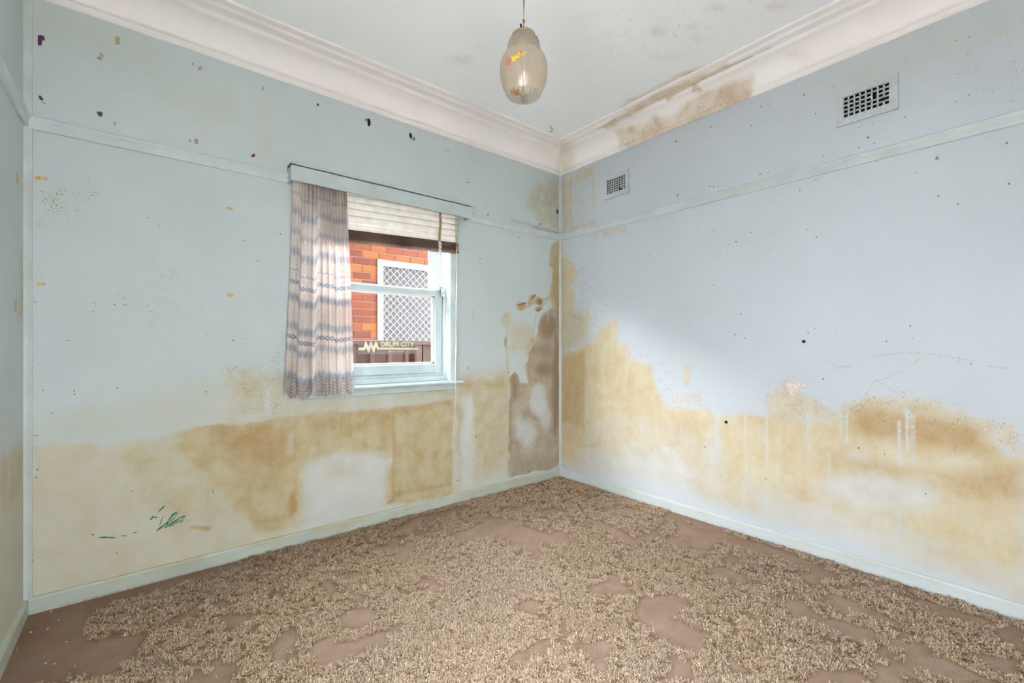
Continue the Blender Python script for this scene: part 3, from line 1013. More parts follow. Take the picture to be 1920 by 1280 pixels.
# ------------------------------------------------------------------ picture rails, corner strips, skirtings
def rail(o_name, axis_x, a, b, wall, sgn, label):
    pr = [(0.0, 2.081), (0.010, 2.081), (0.014, 2.090), (0.014, 2.112), (0.020, 2.122), (0.022, 2.130), (0.016, 2.135), (0.0, 2.135)]
    pts = [((a, wall + sgn * d, z) if axis_x else (wall + sgn * d, a, z)) for d, z in pr]
    struct(MB().prism(pts, (b - a, 0, 0) if axis_x else (0, b - a, 0)).build(o_name, M['rail']), label, 'picture rail')


rail('trim_5', True, XL, -2.202, 0.0, -1, 'picture rail on the window wall left of the pelmet')
rail('trim_6', True, -0.994, 0.0, 0.0, -1, 'short picture rail between the pelmet and the corner')
rail('trim_7', False, YB, 0.0, 0.0, -1, 'long picture rail across the right wall')
rail('trim_8', False, -1.2, 0.0, XL, 1, 'picture rail on the left wall')
for nm, cx, sx, w, lb in (('trim_9', XL, 1, 0.024, 'vertical cover strip in the left corner'), ('trim_10', 0.0, -1, 0.014, 'thin vertical cover strip in the far corner')):
    for z0, z1 in ((0.076, 2.081), (2.135, 2.655)):
        pts = [(cx, 0, z0), (cx + sx * w, 0, z0), (cx + sx * w, -w * 0.5, z0), (cx + sx * w * 0.5, -w, z0), (cx, -w, z0)]
        o = MB().prism(pts, (0, 0, z1 - z0)).build(nm if z0 < 1 else nm.replace('9', '11').replace('10', '12'), M['trim'])
        struct(o, lb + (' below the rail' if z0 < 1 else ' above the rail'), 'trim')


def skirting(nm, axis_x, a, b, wall, sgn, label):
    pr = [(0.0, 0.0), (0.014, 0.0), (0.014, 0.066), (0.010, 0.074), (0.0, 0.077)]
    pts = [((a, wall + sgn * d, z) if axis_x else (wall + sgn * d, a, z)) for d, z in pr]
    struct(MB().prism(pts, (b - a, 0, 0) if axis_x else (0, b - a, 0)).build(nm, M['skirting_right' if nm.endswith('right') else 'skirting']), label, 'skirting')


skirting('baseboard_back', True, XL, 0.0, 0.0, -1, 'grimy pale green skirting under the window wall')
skirting('baseboard_right', False, YB, 0.0, 0.0, -1, 'pale skirting along the right wall')
skirting('baseboard_left', False, YB, 0.0, XL, 1, 'pale skirting along the left wall')
skirting('baseboard_front', True, BX1, 0.0, YB, 1, 'skirting behind the viewpoint')

# ================================================================== FLOOR AND CARPET
floor = MB().box(XL - 0.05, 0.05, YB - 0.05, 0.05, -0.08, -0.004).build('floor', M['concrete'])
struct(floor, 'floor under the old carpet', 'floor')
carpet, P = grid_object('carpet', M['carpet_base'], axis(XL, 0.0, 0.012), axis(YB, 0.0, 0.012),
                        lambda p: np.stack([p[:, 0], p[:, 1], 0.002 + 0.004 * fbm(p[:, 0], p[:, 1], 0.25, 11) + 0.0015 * fbm(p[:, 0], p[:, 1], 0.03, 12)], 1))
tag(carpet, 'worn straw coloured shag carpet with bald pink brown patches', 'carpet')

A = lambda x0, y0, s, pts: [(x0 + x * s, y0 + y * s) for x, y in pts]
bald = [
    [(0, 1290), (20, 1200), (58, 1150), (150, 1120), (250, 1098), (340, 1078), (440, 1058), (430, 1072), (300, 1108), (215, 1130), (160, 1165), (145, 1195), (200, 1203), (258, 1206), (250, 1232), (170, 1290)],
    A(0, 700, .4533, [(690, 1040), (730, 1010), (800, 985), (830, 990), (820, 1010), (740, 1040)]),
    A(0, 700, .4533, [(905, 1030), (940, 1005), (1040, 1005), (1040, 1025), (960, 1055)]),
    A(0, 700, .4533, [(860, 965), (930, 945), (945, 965), (890, 985)]),
    A(500, 900, .3125, [(460, 800), (520, 770), (620, 770), (650, 800), (610, 890), (500, 905), (430, 890)]),
    A(500, 900, .3125, [(330, 650), (340, 610), (400, 595), (410, 640), (380, 715), (345, 710)]),
    A(500, 900, .3125, [(480, 600), (510, 560), (560, 560), (580, 590), (530, 610)]),
    A(500, 900, .3125, [(40, 930), (110, 895), (210, 940), (200, 975), (150, 1000), (110, 1085), (45, 1090), (60, 1020)]),
    A(500, 900, .3125, [(20, 690), (90, 680), (80, 715), (30, 720)]),
    A(500, 900, .3125, [(1050, 370), (1200, 305), (1300, 265), (1330, 215), (1440, 235), (1560, 270), (1690, 325), (1640, 395), (1480, 400), (1450, 365), (1330, 345), (1200, 375)]),
    A(500, 900, .3125, [(1700, 345), (1830, 345), (1830, 395), (1720, 395)]),
    A(500, 900, .3125, [(700, 390), (760, 350), (860, 350), (830, 375), (740, 400)]),
    A(500, 900, .3125, [(1430, 200), (1500, 165), (1640, 120), (1600, 160), (1510, 195)]),
    A(500, 900, .3125, [(680, 330), (900, 230), (1200, 150), (1250, 170), (1050, 215), (870, 310), (760, 330)]),
    A(500, 900, .3125, [(480, 680), (560, 690), (600, 720), (540, 730)]),
    A(1000, 880, .479, [(385, 550), (440, 510), (520, 478), (600, 500), (600, 560), (540, 600), (620, 610), (690, 660), (690, 720), (640, 745), (560, 700), (480, 650), (400, 590)]),
    A(1000, 880, .479, [(540, 735), (620, 755), (650, 850), (470, 850), (520, 790)]),
    A(1000, 880, .479, [(180, 690), (240, 672), (295, 690), (280, 740), (190, 745)]),
    A(1000, 880, .479, [(650, 395), (720, 375), (790, 400), (850, 420), (830, 460), (740, 450), (660, 415)]),
    A(1000, 880, .479, [(730, 350), (770, 338), (800, 360), (750, 375)]),
    A(1000, 880, .479, [(960, 500), (1060, 520), (1100, 565), (1200, 585), (1330, 635), (1300, 675), (1230, 665), (1150, 615), (1010, 575)]),
    A(1000, 880, .479, [(1110, 500), (1160, 500), (1180, 535), (1130, 540)]),
    A(1000, 880, .479, [(740, 740), (790, 745), (840, 775), (810, 795)]),
    A(1000, 880, .479, [(820, 560), (860, 570), (920, 600), (880, 605)]),
    A(1000, 880, .479, [(1070, 850), (1110, 805), (1230, 790), (1310, 850)]),
    A(1000, 880, .479, [(200, 190), (260, 205), (400, 275), (450, 320), (390, 310), (250, 230)]),
    A(1000, 880, .479, [(390, 285), (470, 245), (530, 175), (560, 180), (500, 250), (440, 285)]),
    A(1000, 880, .479, [(520, 165), (640, 235), (760, 260), (880, 290), (1010, 330), (1150, 390), (1240, 420), (1200, 435), (1080, 400), (960, 350), (850, 320), (740, 290), (620, 300), (560, 240)]),
    A(1000, 880, .479, [(1230, 400), (1420, 460), (1620, 540), (1790, 590), (1780, 610), (1640, 570), (1500, 500), (1330, 450)]),
    A(1000, 880, .479, [(1480, 500), (1560, 520), (1680, 570), (1650, 590), (1560, 560)]),
    A(1000, 880, .479, [(1800, 620), (1920, 620), (1930, 720), (1850, 700)]),
    A(1000, 880, .479, [(1740, 730), (1830, 745), (1930, 760), (1930, 850), (1850, 810)]),
    A(1000, 880, .479, [(0, 240), (60, 250), (140, 285), (80, 300), (0, 285)]),
    A(1000, 880, .479, [(610, 290), (690, 275), (700, 310), (640, 330)]),
]
flp = lambda x, y: on_z(x, y)[[0, 1]]


def carpet_mask(Q):
    """0 where the pile is worn away, 1 where it stands"""
    F = Field(Q, flp, 0.05, 200)
    F.W += 0.03 * np.stack([fbm(Q[:, 0], Q[:, 1], 0.05, 260) - 0.5, fbm(Q[:, 0], Q[:, 1], 0.05, 270) - 0.5], 1)
    for p in bald:
        F.poly('bald', p, 0.02)
    v = F.get('bald')
    edge = np.minimum(np.minimum(-Q[:, 0], Q[:, 0] - XL), -Q[:, 1])
    n = fbm(Q[:, 0], Q[:, 1], 0.3, 230)
    v = np.maximum(v, np.clip((0.02 + 0.10 * (n - 0.52) * 4 - edge) / 0.03, 0, 1))
    n2 = fbm(Q[:, 0], Q[:, 1], 0.22, 240)
    v = np.maximum(v, np.clip((n2 - 0.645) * 12, 0, 1))
    return 1 - v


mask = carpet_mask(P)
edge = np.minimum(np.minimum(-P[:, 0], P[:, 0] - XL), -P[:, 1])
dirt = np.clip(1 - edge / 0.3, 0, 1) * 0.7 * fbm(P[:, 0], P[:, 1], 0.2, 250) + 0.35 * np.clip((-2.3 - P[:, 0]) / 0.6, 0, 1)
set_attr(carpet.data, 'pile', np.stack([mask, np.clip(dirt, 0, 1), 0 * mask, 0 * mask + 1], 1))


def make_pile():
    rng = np.random.RandomState(5)
    n0 = 1530000
    Q = np.stack([rng.uniform(XL + 0.02, -0.02, n0), rng.uniform(YB + 0.02, -0.02, n0)], 1)
    rel = Q - CAM[:2]
    depth = rel @ FWD[:2]
    lat = rel @ RGT[:2]
    seen = (depth > 1.1) & (np.abs(lat) < depth * 1.25 + 0.35)
    keep = np.where(seen, np.clip(1.25 - 0.24 * depth, 0.3, 0.9), 0.04)
    k = rng.rand(n0) < keep
    Q, depth = Q[k], depth[k]
    # where the pile stands, read from the carpet's own mask
    ux, uy = np.unique(np.round(P[:, 0], 5)), np.unique(np.round(P[:, 1], 5))
    G = mask.reshape(len(ux), len(uy))
    fx, fy = np.interp(Q[:, 0], ux, np.arange(len(ux))), np.interp(Q[:, 1], uy, np.arange(len(uy)))
    ix, iy = np.clip(fx.astype(int), 0, len(ux) - 2), np.clip(fy.astype(int), 0, len(uy) - 2)
    ax, ay = fx - ix, fy - iy
    m = (G[ix, iy] * (1 - ax) + G[ix + 1, iy] * ax) * (1 - ay) + (G[ix, iy + 1] * (1 - ax) + G[ix + 1, iy + 1] * ax) * ay
    clump = fbm(Q[:, 0], Q[:, 1], 0.030, 300, 3)
    thin = fbm(Q[:, 0], Q[:, 1], 0.35, 310)
    core = np.exp(-((Q[:, 0] + 1.75) ** 2 + (Q[:, 1] + 1.45) ** 2) / 0.75 ** 2)     # thickest in mid-room
    keep = np.clip((m - 0.45 + (clump - 0.5) * 1.3) * 3, 0, 1) * np.clip(0.3 + (clump - 0.36) * 3.8 + (thin - 0.5) + 0.75 * core, 0.10, 1)
    k = rng.rand(len(Q)) < keep
    Q, depth, clump, thin, core = Q[k], np.clip(depth[k], 1.5, 4), clump[k], thin[k], core[k]
    n = len(Q)
    L = rng.uniform(0.005, 0.0115, n) * (0.8 + 0.14 * depth)
    wd = rng.uniform(0.0008, 0.0015, n) * (0.7 + 0.26 * depth)
    az = rng.uniform(0, 2 * np.pi, n)
    bend = rng.uniform(-1.3, 1.3, n)
    hz = (0.003 + 0.013 * np.clip((clump - 0.3) * 2.2, 0, 1)) * rng.uniform(0.5, 1.25, n)
    base = np.stack([Q[:, 0], Q[:, 1], np.full(n, 0.003)], 1)
    d1 = np.stack([np.cos(az), np.sin(az)], 1)
    d2 = np.stack([np.cos(az + bend), np.sin(az + bend)], 1)
    p0 = base.copy()
    p1 = base.copy()
    p1[:, :2] += d1 * (L * 0.45)[:, None]
    p1[:, 2] += hz
    p2 = p1.copy()
    p2[:, :2] += d2 * (L * 0.55)[:, None]
    p2[:, 2] += hz * rng.uniform(-0.7, 0.35, n)
    roll = rng.uniform(-0.8, 0.8, n)
    verts = np.zeros((n, 6, 3))
    for s, (p, d, f) in enumerate(((p0, d1, 0.9), (p1, (d1 + d2) / 2, 1.0), (p2, d2, 0.5))):
        nx = np.stack([-d[:, 1], d[:, 0]], 1)
        nx /= np.linalg.norm(nx, axis=1)[:, None] + 1e-9
        for q, sg in enumerate((-1, 1)):
            v = p.copy()
            v[:, :2] += nx * (sg * wd * f * np.cos(roll))[:, None]
            v[:, 2] += sg * wd * f * np.sin(roll)
            verts[:, s * 2 + q] = v
    fl = np.array([(0, 1, 3, 2), (2, 3, 5, 4)])
    faces = (np.arange(n)[:, None, None] * 6 + fl[None]).reshape(-1, 4)
    pal = np.array([lin(c) for c in ((212, 192, 171), (200, 178, 155), (180, 154, 126), (224, 210, 192), (138, 112, 90), (194, 168, 146))])
    ci = rng.choice(len(pal), n, p=[.26, .25, .16, .12, .10, .11])
    colr = pal[ci] * rng.uniform(0.85, 1.1, n)[:, None]
    wallside = np.clip(1 - (-Q[:, 1]) / 0.5, 0, 1) * np.clip((-0.9 - Q[:, 0]) / 0.6, 0, 1)
    colr *= (1 - 0.22 * wallside)[:, None]              # the pile is darker along the wall under the window
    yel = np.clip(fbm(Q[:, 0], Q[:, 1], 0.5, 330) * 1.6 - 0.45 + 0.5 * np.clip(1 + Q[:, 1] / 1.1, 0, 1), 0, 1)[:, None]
    colr = colr * (1 - 0.35 * core[:, None]) + 0.35 * core[:, None] * np.array(lin((208, 188, 166)))
    colr *= 1 + yel * np.array([0.07, 0.035, -0.07])       # yellower, less faded patches; window light painted in towards the far wall
    vc = np.ones((n, 6, 4), np.float32)
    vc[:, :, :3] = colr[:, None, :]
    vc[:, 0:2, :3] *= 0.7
    me = bpy.data.meshes.new('carpet_pile')
    me.vertices.add(n * 6)
    me.vertices.foreach_set('co', verts.astype(np.float32).ravel())
    me.loops.add(faces.size)
    me.loops.foreach_set('vertex_index', faces.astype(np.int32).ravel())
    me.polygons.add(len(faces))
    me.polygons.foreach_set('loop_start', np.arange(0, faces.size, 4, dtype=np.int32))
    me.update(calc_edges=True)
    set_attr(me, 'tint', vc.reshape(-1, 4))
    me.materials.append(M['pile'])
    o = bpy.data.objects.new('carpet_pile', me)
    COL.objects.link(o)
    o.parent = carpet
    o['kind'] = 'stuff'
    print('pile fibres', n)


make_pile()

# ================================================================== WINDOW 1
win = empty('window_1', ((WX0 + WX1) / 2, 0, WZ0))
struct(win, 'double hung sash window with pale blue frame', 'window')
WP = M['window_paint']
b = MB()                                                # jamb lining and stops
b.box(WX0 - 0.02, WX0 + 0.012, -0.002, 0.22, WZ0 - 0.03, WZ1 + 0.02, 0).box(WX1 - 0.012, WX1 + 0.02, -0.002, 0.22, WZ0 - 0.03, WZ1 + 0.02, 0)
b.box(WX0, WX1, -0.002, 0.22, WZ1 - 0.012, WZ1 + 0.02, 0)
b.build('jamb', WP, win)
b = MB()
for y0 in (0.044, 0.108, 0.156):
    for xa, xb in ((WX0 + 0.01, WX0 + 0.026), (WX1 - 0.026, WX1 - 0.01)):
        b.box(xa, xb, y0, y0 + 0.010, WZ0 + 0.02, WZ1 - 0.01, 0.003)
b.build('stop_bead', M['white'], win)
b = MB()
for xa, xb in ((WX0 - 0.036, WX0 + 0.010), (WX1 - 0.010, WX1 + 0.046)):
    b.box(xa, xb, -0.018, 0.0, 0.902, 2.12, 0.005)
b.box(WX0 - 0.036, WX1 + 0.046, -0.018, 0.0, 2.10, 2.15, 0.005)
b.build('architrave', WP, win)
MB().box(-2.165, -1.035, -0.046, 0.05, 0.880, 0.903, 0.008).build('window_sill', WP, win)
b = MB().box(WX0, WX1, 0.05, 0.24, 0.86, 0.925, 0.004)
b.box(WX0 + 0.012, WX1 - 0.012, 0.035, 0.062, 0.902, 0.938, 0.004).box(WX0, WX1, 0.060, 0.2, 0.90, 0.956, 0.004)
b.build('sub_sill', WP, win)
MB().box(-2.13, -1.075, -0.014, 0.0, 0.838, 0.880, 0.004).build('apron', M['pelmet'], win)


def sash(nm, x0, x1, y0, y1, z0, z1, st, bot, top):
    s = MB()
    s.box(x0, x0 + st, y0, y1, z0, z1, 0.006).box(x1 - st, x1, y0, y1, z0, z1, 0.006)
    s.box(x0 + st, x1 - st, y0, y1, z0, z0 + bot, 0.006).box(x0 + st, x1 - st, y0, y1, z1 - top, z1, 0.006)
    o = s.build(nm, WP, win)
    ym = (y0 + y1) / 2
    g = MB()                                            # white putty bead around the pane
    t = 0.012
    for a in ((x0 + st - .002, x0 + st + t, z0 + bot, z1 - top), (x1 - st - t, x1 - st + .002, z0 + bot, z1 - top), (x0 + st, x1 - st, z0 + bot - .002, z0 + bot + t), (x0 + st, x1 - st, z1 - top - t, z1 - top + .002)):
        g.box(a[0], a[1], ym - 0.012, ym + 0.012, a[2], a[3])
    gb = g.build('glazing_bead', M['white'], win)
    gb.parent = o
    gb.matrix_parent_inverse = Matrix.Identity(4)
    p = MB().box(x0 + st - .004, x1 - st + .004, ym - 0.002, ym + 0.002, z0 + bot - .004, z1 - top + .004).build('glass_pane', M['pane'])
    p.parent = o
    return o


def reparent(o, p):
    o.parent = p
    o.matrix_parent_inverse = p.matrix_world.inverted() if False else Matrix.Identity(4)


bpy.context.view_layer.update()
lower = sash('lower_sash', WX0 + 0.022, WX1 - 0.024, 0.062, 0.106, 0.957, 1.556, 0.064, 0.068, 0.044)
upper = sash('upper_sash', WX0 + 0.022, WX1 - 0.026, 0.112, 0.156, 1.512, 2.10, 0.060, 0.044, 0.055)
for s in (lower, upper):
    for ch in s.children:
        ch.matrix_parent_inverse = (Matrix.Translation(-Vector(win.location))).inverted() @ Matrix.Translation(-Vector(win.location)) @ Matrix.Identity(4)
b = MB()
b.box(-1.185, -1.162, 0.040, 0.064, 1.535, 1.580, 0.006)
b.tube([(-1.174, 0.040, 1.57), (-1.174, 0.030, 1.57)], 0.010, 12)
b.box(-1.186, -1.160, 0.028, 0.042, 1.505, 1.530, 0.006)
latch = b.build('latch', M['chrome'], win)
latch['label'] = 'chrome sash latch'

# ------------------------------------------------------------------ sticker on the lower pane
GY = 0.0818
stk = empty('window_sticker', (-1.555, GY, 1.10))
tag(stk, 'clear rectangular sticker lettered DRUM CITY on the lower window pane', 'sticker')
sx0, sx1, sz0, sz1 = -1.772, -1.338, 1.098, 1.190
MB().box(sx0, sx1, GY - 0.0010, GY - 0.0002, sz0, sz1).build('film', M['film'], stk)
YT = GY - 0.0012


def sp(cx, cy):
    """point of the sticker read off an enlarged view of it"""
    u = (cx - 195) / (1708 - 195)
    topy = 205 + (180 - 205) * u
    boty = 530 + (488 - 530) * u
    v = (cy - topy) / (boty - topy)
    return (sx0 + u * (sx1 - sx0), YT, sz1 + v * (sz0 - sz1))


wave = [(215, 375), (325, 375), (375, 210), (440, 345), (497, 210), (560, 345), (615, 210), (690, 365), (1690, 352), (1690, 392), (655, 412), (615, 345), (570, 495), (500, 355), (445, 495), (380, 375), (350, 435), (215, 437)]


def fan_prism(pts, d, name, mat, parent):
    bm = bmesh.new()
    vs = [bm.verts.new(p) for p in pts]
    f = bm.faces.new(vs)
    bmesh.ops.triangulate(bm, faces=[f])
    r = bmesh.ops.extrude_face_region(bm, geom=bm.faces[:])
    bmesh.ops.translate(bm, vec=d, verts=[v for v in r['geom'] if isinstance(v, bmesh.types.BMVert)])
    me = bpy.data.meshes.new(name)
    bm.to_mesh(me)
    bm.free()
    me.materials.append(mat)
    o = bpy.data.objects.new(name, me)
    COL.objects.link(o)
    o.parent = parent
    o.matrix_parent_inverse = Matrix.Translation(-Vector(parent.location))
    return o


fan_prism([sp(*p) for p in wave], (0, -0.0004, 0), 'waveform_line', M['cream'], stk)


def lettering(txt, x0, x1, z0, z1, name, bold, parent, mat):
    cu = bpy.data.curves.new(name, 'FONT')
    cu.body = txt
    cu.size = 1.0
    cu.offset = bold
    cu.space_character = 1.0
    cu.resolution_u = 3
    tmp = bpy.data.objects.new(name, cu)
    COL.objects.link(tmp)
    bpy.context.view_layer.update()
    me = bpy.data.meshes.new_from_object(tmp.evaluated_get(bpy.context.evaluated_depsgraph_get()))
    bpy.data.objects.remove(tmp, do_unlink=True)
    n = len(me.vertices)
    co = np.zeros(n * 3, np.float32)
    me.vertices.foreach_get('co', co)
    co = co.reshape(-1, 3)
    lo, hi = co.min(0), co.max(0)
    u = (co[:, 0] - lo[0]) / (hi[0] - lo[0])
    v = (co[:, 1] - lo[1]) / (hi[1] - lo[1])
    new = np.stack([x0 + u * (x1 - x0), np.full(n, YT - 0.0004), z0 + v * (z1 - z0)], 1)
    me.vertices.foreach_set('co', new.astype(np.float32).ravel())
    me.materials.clear()
    me.materials.append(mat)
    me.update()
    o = bpy.data.objects.new(name, me)
    COL.objects.link(o)
    o.parent = parent
    o.matrix_parent_inverse = Matrix.Translation(-Vector(parent.location))
    return o


a, c = sp(735, 345), sp(1590, 210)
lettering('DRUM CITY', a[0], c[0], a[2], c[2], 'lettering', 0.035, stk, M['cream'])
a, c = sp(940, 465), sp(1325, 425)
lettering('Sydney Australia', a[0], c[0], a[2], c[2], 'small_lettering', 0.01, stk, M['cream'])

# ------------------------------------------------------------------ pelmet
pel = empty('pelmet', (-1.6, 0, 2.08))
tag(pel, 'pale blue box pelmet above the window', 'pelmet')
MB().box(-2.208, -0.994, -0.084, -0.070, 2.078, 2.172, 0.003).build('front_board', M['pelmet'], pel)
MB().box(-2.208, -2.200, -0.070, 0.0, 2.078, 2.172).build('end_board', M['pelmet'], pel)
MB().box(-1.009, -0.994, -0.070, 0.0, 2.078, 2.172).build('end_board', M['pelmet'], pel)
MB().box(-2.208, -0.994, -0.084, 0.0, 2.160, 2.176, 0.003).build('top_board', M['pelmet'], pel)
b = MB().tube([(-2.2, -0.0615, 2.130), (-1.0095, -0.0615, 2.130)], 0.004, 10)
rod = b.build('curtain_rod', M['chrome'])
tag(rod, 'thin metal curtain rod tucked inside the pelmet', 'rod')

# ------------------------------------------------------------------ venetian blind
bl = empty('venetian_blind', (-1.58, -0.03, 2.09))
tag(bl, 'cream venetian blind pulled up in the top of the window', 'blind')
bx0, bx1 = -2.03, -1.083
MB().box(bx0, bx1, -0.046, -0.018, 2.10, 2.135, 0.004).build('headrail', M['slat'], bl)
tilt = lambda x: (x - bx1) * 0.042                      # hangs a little lower at the left


def slat_mesh(zc, ang, wid, yc):
    m = MB()
    t = np.linspace(-0.5, 0.5, 5)
    vs = []
    for x in (bx0, bx1):
        for off in (0.0, 0.0012):
            for q in t:
                y = q * wid * math.cos(ang)
                z = q * wid * math.sin(ang)
                crown = 0.006 * (1 - 4 * q * q)
                vs.append((x, yc + y - crown * math.sin(ang) - off * math.sin(ang), zc + tilt(x) + z + crown * math.cos(ang) + off * math.cos(ang)))
    fs = []
    for k in range(4):
        fs += [(k, k + 1, 11 + k, 10 + k), (5 + k, 15 + k, 16 + k, 6 + k)]
    fs += [(0, 10, 15, 5), (4, 9, 19, 14)]
    return m.quadmesh(vs, fs)


for i in range(5):
    slat_mesh(2.095 - i * 0.042, math.radians(76), 0.046, -0.027).build('slat', M['slat'], bl, True)
slat_mesh(1.908, math.radians(35), 0.046, -0.027).build('slat', M['slat'], bl, True)
for i in range(10):
    s = slat_mesh(1.893 - i * 0.0062, math.radians(random.uniform(-2, 2)), 0.042, -0.027 + random.uniform(-0.0015, 0.0015)).build('slat', M['stack'], bl, True)
    s['label'] = 'slat in the gathered stack, its shade painted brown'
b = MB()
b.prism([(bx0, -0.049, 1.822 + tilt(bx0)), (bx0, -0.006, 1.822 + tilt(bx0)), (bx0, -0.006, 1.834 + tilt(bx0)), (bx0, -0.049, 1.834 + tilt(bx0))], (bx1 - bx0, 0, tilt(bx1) - tilt(bx0)))
b.build('bottom_rail', M['stack'], bl)
for tx in (-1.900, -1.243):
    b = MB()
    zs = np.linspace(2.10, 1.84 + tilt(tx), 12)
    vs = []
    for i, z in enumerate(zs):
        yy = -0.0525 - 0.001 * math.sin(i * 0.7)
        dx = 0.004 * math.sin(i * 0.5)
        vs += [(tx - 0.009 + dx, yy, z), (tx + 0.009 + dx, yy, z), (tx + 0.009 + dx, yy + 0.0012, z), (tx - 0.009 + dx, yy + 0.0012, z)]
    fs = []
    for i in range(11):
        for k in range(4):
            fs.append((i * 4 + k, i * 4 + (k + 1) % 4, i * 4 + 4 + (k + 1) % 4, i * 4 + 4 + k))
    b.quadmesh(vs, fs).build('ladder_tape', M['tape'], bl)
    b = MB()
    zz = 1.885 + tilt(tx)
    for i in range(7):                                  # loops of the tape bunched on the stack
        z = zz - i * 0.012
        b.box(tx - 0.012 + 0.002 * (i % 2), tx + 0.010 + 0.003 * (i % 2), -0.056 - 0.001 * (i % 2), -0.050, z - 0.004, z + 0.004, 0.002)
    b.build('tape_loops', M['cord'], bl)
b = MB()
for dx in (-0.010, 0.0, 0.011):
    b.tube([(-1.117 + dx, -0.062, 2.10), (-1.115 + dx * 0.8, -0.064, 1.96), (-1.112 + dx * 0.3, -0.064, 1.83)], 0.0016, 6)
b.build('lift_cord', M['tape'], bl)
b = MB()
pth = [(-1.113, -0.064, 1.86), (-1.111, -0.064, 1.6), (-1.116, -0.063, 1.42), (-1.119, -0.062, 1.3), (-1.114, -0.06, 1.18), (-1.116, -0.059, 1.1), (-1.118, -0.057, 0.9), (-1.119, -0.056, 0.72)]
b.tube(pth, 0.0034, 8)
b.tube([(-1.1145, -0.06, 1.155), (-1.115, -0.06, 1.13), (-1.1155, -0.06, 1.105), (-1.116, -0.059, 1.085)], [0.004, 0.008, 0.008, 0.004], 8)
b.tube([(-1.119, -0.056, 0.73), (-1.120, -0.05, 0.64), (-1.121, -0.045, 0.57)], [0.002, 0.0014, 0.001], 6)
b.build('pull_cord', M['cord'], bl)

